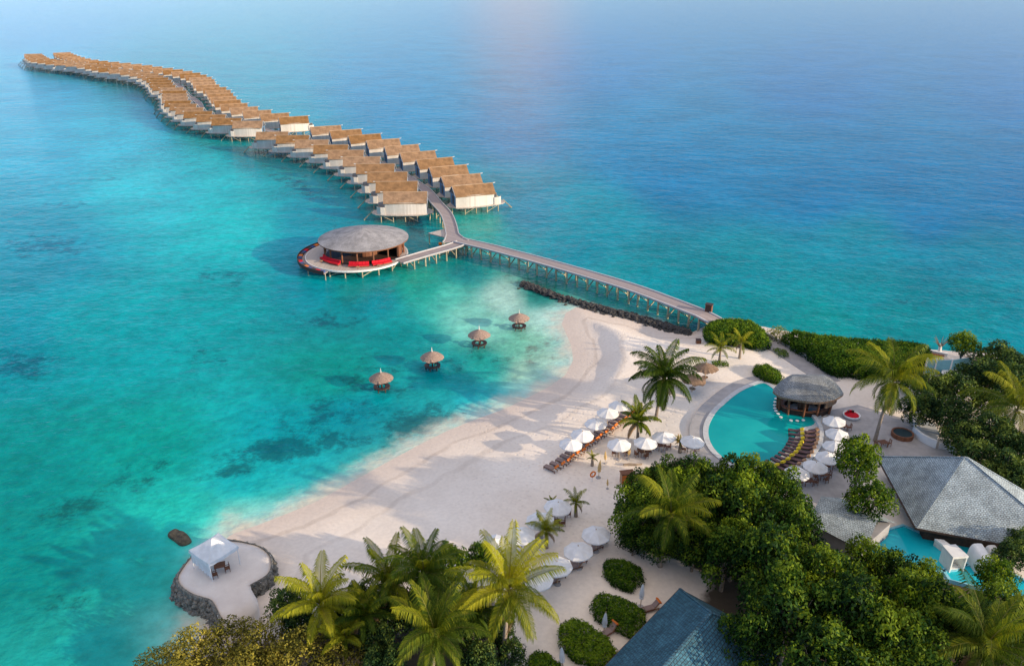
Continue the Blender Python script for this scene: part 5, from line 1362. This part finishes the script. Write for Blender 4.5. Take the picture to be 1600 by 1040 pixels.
def broad_proto(kind, seed, R_, Ht, mat, per=14.0, lsize=.42, nl=34, name='broadleaf_tree', flatness=.8):
    rng = np.random.default_rng(seed)
    lobes = []
    zc = Ht - R_ * flatness
    for k in range(nl):
        a_ = rng.random() * 2 * PI; el = math.asin(rng.uniform(-.25, 1.0)); rr = R_ * rng.uniform(.45, .88)
        lobes.append((rr * math.cos(el) * math.cos(a_) , rr * math.cos(el) * math.sin(a_), zc + rr * flatness * math.sin(el), R_ * rng.uniform(.17, .33), rng.uniform(.1, .75)))
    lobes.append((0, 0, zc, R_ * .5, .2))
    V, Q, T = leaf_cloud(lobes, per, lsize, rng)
    root = thing(name, '', 'tree')
    me = leaf_mesh(name + '_crown', V, Q, T, [mat]); o_ = bpy.data.objects.new('crown', me); col.objects.link(o_); o_.parent = root
    m = MB(); m.tube([(0, 0, -.4), (.1, .05, zc * .4), (0, 0, zc)], [.28, .2, .12], 8)
    for k in range(7):
        l_ = lobes[k]; m.tube([(0.05, 0, zc * .45), (l_[0] * .5, l_[1] * .5, zc * .7 + l_[2] * .2), (l_[0] * .9, l_[1] * .9, l_[2])], [.12, .08, .03], 6)
    m.build('trunk', M['bark'], root)
    return Proto(root)
dark = [broad_proto('d', 21 + k, 4.2, 7.4, M['leaf_dark'], 15.0, .38, 46) for k in range(4)]
brightT = [broad_proto('b', 41 + k, 3.4, 6.5, M['leaf_bright'], 17.0, .36, 46) for k in range(3)]
bluish = [broad_proto('s', 61 + k, 3.2, 5.0, M['leaf_bluish'], 19.0, .34, 44) for k in range(3)]
olive = [broad_proto('o', 71 + k, 3.0, 4.6, M['leaf_olive'], 15.0, .26, 46, 'olive_shrub') for k in range(3)]
for p_ in olive: p_.r['category'] = 'shrub'
index_children()
def tree(protos, px, py, rpx, Hc, label, group=None, i=[0], zs=1.0):
    """crown centre seen at px,py with radius rpx (photo units); Hc = height of crown centre"""
    p = at(px, py, LAND + Hc); dist = (p - Vector((0, 0, H))).length
    R_ = rpx * dist / F
    pr = protos[i[0] % len(protos)]; i[0] += 1
    base = {'d': 4.2}.get('x', None)
    r0 = pr.r.get('_r', None)
    return pr, p, R_
RAD = {}
for lst, r_, h_ in ((dark, 4.2, 4.6), (brightT, 3.4, 3.9), (bluish, 3.2, 2.6), (olive, 3.0, 2.3)):
    for p_ in lst: RAD[id(p_)] = (r_, h_)
cnt = [0]
def plant(protos, px, py, rpx, Hc, label, group=None):
    z = LAND + Hc; p = at(px, py, z); dist = (p - Vector((0, 0, H))).length; R_ = rpx * dist / F
    pr = protos[cnt[0] % len(protos)]; cnt[0] += 1
    r0, h0 = RAD[id(pr)]
    s = R_ / r0; sz = Hc / h0
    ob = pr.put(label, (p.x, p.y, min(LAND, max(0.1, gz(p.x, p.y)))), random.uniform(0, 6.28), (s, s, min(max(sz, .55 * s), 1.6 * s)), group)
    return ob
GD = 'dark broadleaf trees'
D_ = [(1005, 768, 40, 4.6, 'leafy tree at the beach edge of the mass, beside the towel cabinet'), (1040, 752, 38, 4.8, 'leafy tree overlapping the dining parasols'), (1090, 752, 42, 5.2, 'leafy tree against the beach curve of the pool'),
      (1140, 756, 42, 5.2, 'leafy tree hiding the near corner of the pool'), (1180, 748, 44, 5.0, 'leafy tree below the dark pool deck'), (1222, 772, 42, 5.2, 'leafy tree whose tip crosses the last terrace parasol'),
      (1000, 800, 45, 4.6, 'shaded tree on the sand garden flank, palm growing through'), (1100, 785, 58, 5.6, 'dark tree in the heart of the mass behind the leaning palm'), (1165, 800, 58, 6.0, 'dark tree midway between pool and low shaded roof'),
      (1238, 826, 46, 5.6, 'dark tree touching the small sunlit roof'), (1135, 860, 52, 5.2, 'shaded tree over the top corner of the low shaded roof'), (1205, 875, 66, 6.4, 'broad dark tree in the middle of the lower mass'),
      (1290, 905, 54, 6.0, 'dark tree below the small sunlit roof'), (1235, 955, 70, 6.4, 'dark tree overhanging the ridge of the low shaded roof'), (1170, 1000, 48, 5.2, 'darkest tree at the flank of the low shaded roof'),
      (1330, 960, 66, 6.4, 'dark tree below the turquoise private pool'), (1290, 1035, 66, 6.0, 'dark tree at the bottom frame edge, above nothing but shade'), (1390, 1000, 60, 5.8, 'dark tree left of the golden bottom palm'),
      (1420, 935, 46, 5.2, 'dark tree in front of the flat roofed cabana'), (1470, 965, 55, 5.4, 'dark tree behind the golden bottom palm'), (1395, 888, 34, 4.6, 'tree masking the first private pool'), (1350, 874, 36, 5.0, 'tree between small sunlit roof and private pool'), (1560, 950, 46, 4.4, 'tree masking the second private pool'),
      (1530, 985, 48, 4.6, 'tree above the golden bottom palm crown'), (1600, 1000, 50, 5.0, 'dark tree cut by the lower corner of the frame'), (1440, 1040, 55, 5.0, 'dark tree under the golden palm fronds'), (1360, 1060, 50, 4.5, 'dark tree cut by the bottom frame edge'),
      (1030, 845, 36, 3.2, 'low tree clothing the trunk of the leaning palm'), (1085, 850, 40, 3.6, 'low shaded tree between leaning palm and low shaded roof'), (990, 838, 26, 2.6, 'low tree at the sand garden rim beside the last inland parasol')]
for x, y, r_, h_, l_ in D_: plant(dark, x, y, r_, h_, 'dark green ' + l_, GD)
B_ = [(1342, 722, 34, 5.4, 'bright yellow-green tree beside the terrace parasols, upper of two'), (1358, 783, 36, 4.2, 'bright yellow-green tree against the big roof, lower of two'), (1505, 541, 21, 3.6, 'bright green bushy tree standing by the sea fence'),
      (702, 872, 30, 4.5, 'light green leafy tree behind the middle palms'), (752, 864, 28, 4.5, 'light green leafy tree beside the big golden palm'), (1155, 770, 40, 6.2, 'lighter sunlit tree top in the dark mass'), (1066, 772, 38, 5.6, 'lighter sunlit tree top above the leaning palm'), (1150, 835, 36, 6.0, 'sunlit lighter tree top beside the leaning palm'), (1265, 905, 40, 7.0, 'lighter tree top in the lower mass'), (1420, 945, 40, 6.0, 'lighter tree top below the cabanas'), (1445, 888, 26, 4.8, 'yellowish tree top against the cabana roof'), (1555, 905, 26, 3.6, 'small light tree beside the second pool')]
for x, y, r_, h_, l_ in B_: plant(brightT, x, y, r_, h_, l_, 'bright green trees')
S_ = [(1560, 562, 34, 3.0, 'sea-edge shrub right of the bright fence tree'), (1595, 575, 36, 3.4, 'sea-edge shrub cut by the frame edge'), (1535, 590, 36, 3.4, 'rounded shrub beside the dark lower fence'), (1580, 605, 40, 3.8, 'dark shrub above the edge palm'), (1490, 615, 36, 3.2, 'rounded hedge-like shrub below the white disc table'), (1450, 610, 32, 3.0, 'shrub behind the fronds of the terrace palm'),
      (1440, 640, 30, 2.6, 'shrub above the curved white wall'), (1480, 652, 34, 3.0, 'dark shrub over the paved ramp'), (1500, 685, 34, 2.8, 'shadowed shrub at the corner of the big roof'), (1545, 680, 40, 3.4, 'dark shrub below the edge palm'), (1590, 700, 40, 3.4, 'dark shrub cut by the frame edge behind the big roof'), (1535, 722, 36, 3.0, 'shrub with warm tips at the sunlit ridge end'), (1572, 738, 34, 3.0, 'shrub with warm tips along the sunlit ridge'), (1602, 755, 30, 2.8, 'low shrub at the frame edge over the ridge'), (1420, 590, 26, 2.6, 'brownish shrub at the end of the long hedge'), (1545, 632, 26, 2.4, 'low shrub by the shaded gap'), (1585, 870, 26, 2.2, 'dark shrub beside the smaller arched cabana'), (1600, 850, 22, 2.2, 'dark shrub under the big eave at the frame edge'),
      (450, 935, 34, 2.4, 'blue-green shrub behind the left foreground palm'), (470, 962, 30, 2.4, 'shaded shrub under the left foreground palm'), (560, 935, 34, 2.6, 'shaded shrub between the foreground palms'), (620, 955, 34, 2.8, 'dark shrub beneath the middle foreground palms'), (730, 985, 34, 2.6, 'dark shrub under the big golden palm'), (585, 1000, 34, 2.6, 'dark shrub low among foreground palms'), (655, 950, 38, 3.2, 'dark shrub in the gap between the two golden palms'), (600, 1040, 38, 2.6, 'dark shrub at the bottom frame edge beside the golden palm'), (745, 1035, 36, 2.4, 'dark shrub at the bottom frame edge under the largest palm'), (690, 925, 34, 3.0, 'shaded shrub between light green tree and middle palms'), (780, 985, 28, 2.2, 'dark shrub hugging the trunk of the largest palm'), (525, 965, 30, 2.2, 'shaded shrub beside the small bright young palm'), (800, 1022, 26, 1.8, 'small shrub at the foot of the big golden palm')]
for x, y, r_, h_, l_ in S_: plant(bluish, x, y, r_, h_, l_, 'green shrubs')
O_ = [(245, 1020, 34, 1.6, 'first at the water edge, sparse and low'), (300, 1000, 42, 2.2, 'second from the water edge, below the terrace wall'), (355, 992, 44, 2.4, 'in the middle below the sand terrace'), (410, 995, 44, 2.4, 'fourth, beside the left foreground palm'), (470, 1015, 46, 2.4, 'under the left foreground palm'), (535, 1030, 42, 2.2, 'fifth, nearest the golden bottom palm'), (385, 1040, 50, 2.2, 'at the bottom frame edge, largest'), (290, 1045, 46, 2.0, 'at the bottom frame corner near the water')]
for x, y, r_, h_, l_ in O_: plant(olive, x, y, r_, h_, 'olive yellow feathery shrub ' + l_, 'olive shrubs in the foreground')
# clipped hedges and bushes
def hedge(name, label, pts, hgt, mat, lr=.75, per=17.0, ls=.26, dens=1.0, cat='hedge', seed=0):
    rng = np.random.default_rng(seed + 100)
    P = np.array([G(x, y)[:2] for x, y in pts]); lo, hi = P.min(0), P.max(0); o_ = Vector((*P.mean(0), LAND))
    nl = int(dens * (hi[0] - lo[0]) * (hi[1] - lo[1]) / (lr * lr) * 1.3) + 6
    c_ = rng.random((nl, 2)) * (hi - lo) + lo; sd_ = poly_sd(c_[:, 0], c_[:, 1], P); k = sd_ > lr * .25
    c_ = c_[k]; sd_ = sd_[k]; lobes = []
    for (x, y), s_ in zip(c_, sd_):
        topz = hgt * (0.62 + .38 * min(1, s_ / (lr * 2.0))) * rng.uniform(.9, 1.08); r_ = lr * rng.uniform(.8, 1.25)
        lobes.append((x - o_.x, y - o_.y, max(.3, topz - r_ * .8), r_, rng.uniform(.25, .7)))
        if s_ < lr * 1.6:
            lobes.append((x - o_.x, y - o_.y, r_ * .6, r_, rng.uniform(.1, .45)))
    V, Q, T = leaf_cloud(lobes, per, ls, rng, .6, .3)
    root = thing(name, label, cat, o_)
    me = leaf_mesh(name + '_foliage', V, Q, T, [mat]); ob = bpy.data.objects.new('foliage', me); col.objects.link(ob); ob.parent = root
    m = MB()
    for k in range(0, len(c_), max(1, len(c_) // 10)): m.tube([(c_[k][0] - o_.x, c_[k][1] - o_.y, -.2), (c_[k][0] - o_.x + .1, c_[k][1] - o_.y, hgt * .6)], [.07, .04], 5)
    if m.v: m.build('stems', M['bark'], root)
hedge('hedge', 'long tall green hedge between the sea and the path', [(1222, 537), (1260, 562), (1300, 588), (1345, 592), (1400, 586), (1448, 580), (1445, 556), (1400, 551), (1330, 547), (1270, 541), (1236, 532)], 2.9, M['leaf_hedge'], 1.0, 22, .33, 2.2, seed=1)
hedge('bush', 'dense wide green bush at the beach end of the jetty', [(1096, 532), (1108, 520), (1140, 512), (1175, 514), (1194, 530), (1203, 549), (1185, 550), (1160, 542), (1120, 541)], 2.3, M['leaf_hedge'], .75, 24, .28, 1.9, 'bush', 2)
hedge('hedge', 'small rounded hedge between the pool tip and the pool bar', [(1178, 585), (1182, 577), (1198, 576), (1214, 586), (1222, 597), (1210, 602), (1192, 595)], 1.3, M['leaf_hedge'], .55, 30, .22, 2.2, seed=3)
hedge('hedge', 'oval clipped hedge nearest the parasols of the sand garden', [(942, 895), (950, 885), (975, 883), (998, 896), (1003, 912), (985, 925), (960, 916)], 1.4, M['leaf_hedge'], .5, 36, .2, 2.6, seed=4)
hedge('hedge', 'long clipped hedge pointing at the folded parasols, middle of three', [(925, 950), (938, 936), (962, 938), (1000, 958), (1012, 975), (990, 998), (958, 984), (930, 966)], 1.4, M['leaf_hedge'], .5, 36, .2, 2.6, seed=5)
hedge('hedge', 'largest clipped hedge beside the low shaded roof, lowest of three', [(875, 990), (890, 976), (915, 984), (945, 1004), (963, 1026), (948, 1046), (905, 1036), (880, 1014)], 1.5, M['leaf_hedge'], .55, 34, .21, 2.6, seed=6)
hedge('hedge', 'clipped hedge cut by the bottom frame edge below the golden palm', [(830, 1030), (850, 1026), (872, 1040), (880, 1060), (850, 1075), (826, 1060)], 1.2, M['leaf_hedge'], .5, 34, .21, 2.4, seed=7)
hedge('bush', 'sparse yellow shrub on the sand strip behind the jetty path', [(1198, 522), (1222, 520), (1236, 534), (1222, 540), (1204, 532)], 1.9, M['palm_gold'], .55, 6, .26, .6, 'shrub', 8)
hedge('bush', 'low ground shrub on sand at the tail of the wide bush', [(1208, 548), (1226, 549), (1232, 560), (1216, 560)], .6, M['leaf_hedge'], .35, 16, .2, 1.0, 'shrub', 9)
hedge('bush', 'tiny green ground plant at the foot of the yellow palm', [(1112, 567), (1136, 567), (1138, 573), (1116, 574)], .5, M['leaf_hedge'], .3, 20, .2, 1.2, 'shrub', 10)
hedge('bush', 'bushy green growth at the foot of the leaning palm by the sand garden', [(975, 812), (1000, 800), (1020, 830), (1015, 862), (990, 866), (972, 845)], 2.6, M['leaf_dark'], .8, 13, .34, .9, 'shrub', 11)

# palms
def palm_proto(seed, L=4.2, nf=24, mat='palm', hgt=7.0, lean=.6, up=1.25, low=-.75, droop=1.5, lw=0.095, nleaf=46, name='coconut_palm', tip=0.0, gold=0.0):
    rg = random.Random(seed); V = []; Q = []; T = []; MI = []
    def quad(a_, b_, c_, d_, t, mi=0):
        k = len(V); V.extend([a_, b_, c_, d_]); Q.append((k, k + 1, k + 2, k + 3)); T.extend([t] * 4); MI.append(mi)
    hx, hy = lean, lean * .3
    top = Vector((hx, hy, hgt))
    for f in range(nf):
        az = f * 2.399963 + rg.uniform(-.2, .2); fr_ = f / (nf - 1)
        e0 = up + .12 + (low - up - .12) * fr_ ** 1.55 + rg.uniform(-.12, .12)
        Lf = L * (.72 + .28 * math.sin(PI * min(1, .25 + fr_))) * rg.uniform(.9, 1.1)
        dr = droop * (.55 + .45 * math.cos(e0)) * rg.uniform(.85, 1.15)
        h = Vector((math.cos(az), math.sin(az), 0)); sd_ = Vector((-math.sin(az), math.cos(az), 0))
        n = 14; pts = [top.copy()]; dirs = []
        for k in range(n):
            e = e0 - dr * (k / n) ** 1.25
            dd = h * math.cos(e) + Vector((0, 0, 1)) * math.sin(e); dirs.append(dd); pts.append(pts[-1] + dd * (Lf / n))
        dirs.append(dirs[-1])
        tone = .30 + .30 * rg.random() + .25 * (1 - fr_) + gold
        dead = fr_ > .93 and rg.random() < .6
        for k in range(n):
            w0 = .055 * (1 - k / n) + .012; w1 = .055 * (1 - (k + 1) / n) + .012
            upv = sd_.cross(dirs[k])
            quad(pts[k] - sd_ * w0 + upv * .01, pts[k] + sd_ * w0 + upv * .01, pts[k + 1] + sd_ * w1 + upv * .01, pts[k + 1] - sd_ * w1 + upv * .01, .5, 1)
        for q_ in range(nleaf):
            t = .10 + .89 * q_ / (nleaf - 1); x = t * n; k = min(n - 1, int(x)); p = pts[k] + (pts[k + 1] - pts[k]) * (x - k); dd = dirs[k]
            upv = sd_.cross(dd)
            if upv.z < 0: upv = -upv
            ll = Lf * .27 * (math.sin(PI * (.14 + .80 * t)) ** .6) * rg.uniform(.85, 1.12)
            for s_ in (-1, 1):
                dirl = (sd_ * s_ * (.92 - .42 * t) + dd * (.50 + .55 * t) + upv * .12); dirl.normalize()
                m1 = p + dirl * ll * .5
                d2 = (dirl + Vector((0, 0, -1.35 - .6 * rg.random()))).normalized(); e_ = m1 + d2 * ll * .55
                wv = dd * lw * .5
                tt = min(1, max(0, tone + rg.uniform(-.15, .15) + .12 * t))
                mi = 2 if dead else 0
                quad(p - wv * .5, p + wv * .5, m1 + wv, m1 - wv, tt, mi)
                quad(m1 - wv, m1 + wv, e_ + wv * .12, e_ - wv * .12, tt, mi)
    root = thing(name, '', 'palm tree')
    me = leaf_mesh(name + '_crown', [tuple(v) for v in V], Q, T, [M[mat], M['frond_rib'], M['dry_frond']], MI); o_ = bpy.data.objects.new('crown', me); col.objects.link(o_); o_.parent = root
    m = MB(); npt = 9
    tp_ = [Vector((hx * (k / npt) ** 1.6, hy * (k / npt) ** 1.6, -.5 + (hgt + .4) * k / npt)) for k in range(npt + 1)]
    m.tube(tp_, [.27 - .12 * (k / npt) + (.1 if k == 0 else 0) for k in range(npt + 1)], 9); m.build('trunk', M['bark'], root)
    if hgt > 4:
        for k in range(6):
            a_ = k * 1.05; c_ = MB(); c_.lathe([(0, -.17), (.12, -.1), (.15, 0), (.11, .12), (0, .18)], 8, (hx + .32 * math.cos(a_), hy + .32 * math.sin(a_), hgt - .35)); c_.build('coconut', M['coconut'], root, smooth=True)
    return root
def palm(px, py, rpx, hc, label, seed, **kw):
    p = at(px, py, LAND + hc); dist = (p - Vector((0, 0, H))).length; L = rpx * dist / F * 1.02
    lean = kw.get('lean', .6)
    r = palm_proto(seed, L=L, hgt=hc, **kw); rz = kw.get('rz', 0)
    rz = random.uniform(-.4, .4) if hc > 5 else random.uniform(0, 6)
    off = Matrix.Rotation(rz, 3, 'Z') @ Vector((lean, lean * .3, 0))
    r.location = (p.x - off.x, p.y - off.y, gz(p.x, p.y)); r.rotation_euler = (0, 0, rz); r['label'] = label; r['group'] = 'coconut palms'
palm(1037, 588, 66, 6.6, 'tall full coconut palm on the beach between pool and lagoon', 1, nf=32, nleaf=52, gold=-.2, droop=1.75, low=-1.1, lw=0.125)
palm(997, 655, 40, 3.4, 'short dark palm at the far end of the lounger row', 2, nf=18, gold=-.2, lean=.2, lw=0.095, up=1.3, low=-.4)
palm(1395, 596, 72, 9.3, 'tall palm with drooping fronds on the paved terrace', 3, nf=28, low=-1.2, droop=1.7, lw=0.110)
palm(1048, 806, 76, 6.8, 'dark leaning palm rising through the tree mass', 4, nf=26, low=-1.0, lw=0.095)
palm(795, 922, 96, 8.6, 'largest foreground palm with long golden drooping fronds', 5, nf=30, mat='palm_gold', low=-1.25, droop=1.35, lw=0.095, nleaf=50)
palm(680, 990, 88, 6.6, 'golden palm at the bottom frame edge, centre', 6, nf=26, mat='palm_gold', low=-.7, lw=0.088, nleaf=50, gold=-.12)
palm(662, 893, 76, 7.2, 'tall green foreground palm behind the golden bottom one', 7, nf=24, low=-.7, lw=0.095, nleaf=50)
palm(608, 908, 72, 5.4, 'dark foreground palm leaning toward the beach', 8, nf=22, low=-.6, lw=0.095, nleaf=50)
palm(500, 938, 80, 5.4, 'spreading foreground palm nearest the sand terrace', 9, nf=20, low=-.4, lw=0.095, nleaf=50, gold=.1)
palm(537, 990, 50, 3.4, 'small bright young palm in the olive shrubs', 10, nf=14, low=.2, lean=.1, lw=0.088)
palm(570, 955, 58, 4.6, 'half hidden dark palm low between the foreground palms', 21, nf=20, low=-.5, lw=.1, nleaf=44, gold=-.1)
palm(738, 955, 56, 5.0, 'half hidden green palm crowding the largest golden palm', 22, nf=20, low=-.6, lw=.1, nleaf=44, gold=-.05)
palm(1540, 1012, 92, 6.0, 'golden green palm in the lower frame corner', 11, nf=26, mat='palm_gold', low=-.6, lw=0.088, nleaf=50, gold=-.15)
palm(900, 784, 26, 1.9, 'small young palm beside the farthest sand garden parasol', 12, nf=13, lean=.1, low=-.3, lw=0.073, nleaf=20)
palm(1126, 545, 28, 2.4, 'golden yellow young palm beside the thick beach bush', 13, nf=15, lean=.1, mat='palm_gold', low=-.3, lw=0.103, nleaf=20, gold=.15)
palm(1158, 535, 26, 3.0, 'slim young palm with thick foot beside the golden one', 14, nf=14, lean=.15, low=-.6, lw=0.095, nleaf=20)
palm(926, 711, 13, 1.2, 'tiny orange-tipped palm in the sand near the life ring', 15, nf=9, lean=.05, mat='palm_gold', low=-.2, lw=0.066, nleaf=14, gold=.1)
palm(853, 830, 34, 2.2, 'low bushy palm between sand garden parasols', 16, nf=18, lean=.1, low=-.2, lw=0.088, nleaf=22)
palm(1590, 640, 74, 6.0, 'dark palm cut by the frame edge above the big roof', 17, nf=22, low=-.9, lw=0.095)
palm(806, 828, 12, .9, 'tiny palm tuft peeking beside the hidden sand garden parasol', 18, nf=9, lean=.05, low=0, lw=0.073, nleaf=14)
palm(862, 782, 13, .9, 'tiny palm tuft on open sand above the farthest garden parasol', 19, nf=9, lean=.05, low=0, lw=0.073, nleaf=14)
palm(1063, 690, 14, 1.6, 'small palm tuft poking between dining parasols', 20, nf=9, lean=.05, low=0, lw=0.073, nleaf=14)

# ------------------------------------------------------------------ light
sun_el, sun_az = math.radians(15.5), math.radians(-24.0)       # azimuth from +x toward +y
sdir = Vector((math.cos(sun_el) * math.cos(sun_az), math.cos(sun_el) * math.sin(sun_az), math.sin(sun_el)))
sl = bpy.data.lights.new('sun', 'SUN'); sl.energy = 6.4; sl.angle = math.radians(0.6); sl.color = (1.0, 0.80, 0.56)
so = bpy.data.objects.new('sun', sl); col.objects.link(so); so.rotation_euler = sdir.to_track_quat('Z', 'Y').to_euler()
LOW0, LOW1 = (0.180, 0.206, 0.290, 1), (0.078, 0.192, 0.262, 1)
OVERHEAD_FILL, TOWER = (0.92, 0.82, 0.79, 1), (1.05, 0.78, 0.90, 1)
wd = bpy.data.worlds.new('World'); sc.world = wd; wd.use_nodes = True
nt = wd.node_tree; nt.nodes.clear()
out = nt.nodes.new('ShaderNodeOutputWorld'); bg = nt.nodes.new('ShaderNodeBackground'); sky = nt.nodes.new('ShaderNodeTexSky')
sky.sky_type = 'NISHITA'; sky.sun_disc = False; sky.sun_elevation = sun_el; sky.sun_rotation = math.atan2(sdir.x, sdir.y)
sky.air_density = 1.0; sky.dust_density = 0.6; sky.ozone_density = 3.0
def wn(t, **k):
    n_ = nt.nodes.new(t)
    for a_, b_ in k.items(): setattr(n_, a_, b_)
    return n_
def wmix(fac, a_, b_, blend='MIX'):
    m_ = wn('ShaderNodeMix', data_type='RGBA', blend_type=blend)
    for sock, v_ in ((m_.inputs[0], fac), (m_.inputs[6], a_), (m_.inputs[7], b_)):
        if isinstance(v_, bpy.types.NodeSocket): nt.links.new(v_, sock)
        else: sock.default_value = v_
    return m_.outputs[2]
def wmap(src, a_, b_, c_, d_):
    m_ = wn('ShaderNodeMapRange', interpolation_type='SMOOTHSTEP'); nt.links.new(src, m_.inputs[0])
    for k_, v_ in zip((1, 2, 3, 4), (a_, b_, c_, d_)): m_.inputs[k_].default_value = v_
    return m_.outputs[0]
def wmul(a_, b_):
    m_ = wn('ShaderNodeMath', operation='MULTIPLY'); nt.links.new(a_, m_.inputs[0]); nt.links.new(b_, m_.inputs[1]); return m_.outputs[0]
geo = wn('ShaderNodeTexCoord'); sep = wn('ShaderNodeSeparateXYZ'); nt.links.new(geo.outputs['Generated'], sep.inputs[0])
X_, Y_, Z_ = sep.outputs
low = wmix(wmap(Z_, 0.08, 0.36, 0.0, 1.0), LOW0, LOW1)                 # haze near the horizon, clearer blue above
skyc = wmix(1.0, sky.outputs[0], low, 'MULTIPLY')
# bright overhead fill, added out of view to lift ambient light on the sand, and a soft pink tower of cloud far out over the sea
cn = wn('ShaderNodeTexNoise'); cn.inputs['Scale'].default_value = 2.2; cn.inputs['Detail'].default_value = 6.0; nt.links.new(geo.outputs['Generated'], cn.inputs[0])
overhead_fill = wmul(wmap(Z_, 0.42, 0.72, 0.0, 1.0), wmap(cn.outputs[0], 0.2, 0.6, 0.75, 1.0))
c1_ = wmix(overhead_fill, skyc, OVERHEAD_FILL)
ax = wn('ShaderNodeMath', operation='ABSOLUTE'); sh_ = wn('ShaderNodeMath', operation='SUBTRACT'); sh_.inputs[1].default_value = 0.01; nt.links.new(X_, sh_.inputs[0]); nt.links.new(sh_.outputs[0], ax.inputs[0])
tower = wmul(wmul(wmap(ax.outputs[0], 0.0, 0.10, 0.95, 0.0), wmap(Y_, 0.0, 0.5, 0.0, 1.0)), wmul(wmap(Z_, 0.03, 0.10, 0.0, 1.0), wmap(Z_, 0.14, 0.40, 1.0, 0.0)))
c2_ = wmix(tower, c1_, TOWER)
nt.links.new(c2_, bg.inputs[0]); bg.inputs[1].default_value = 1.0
nt.links.new(bg.outputs[0], out.inputs[0])
sc.view_settings.view_transform = 'Standard'; sc.view_settings.look = 'None'; sc.view_settings.exposure = 0; sc.view_settings.gamma = 1
# parasols never stand quite plumb
for o in list(col.objects):
    if o.parent is None and o.get('category') == 'parasol':
        e = o.rotation_euler; o.rotation_euler = (random.gauss(0, .035), random.gauss(0, .035), e[2])
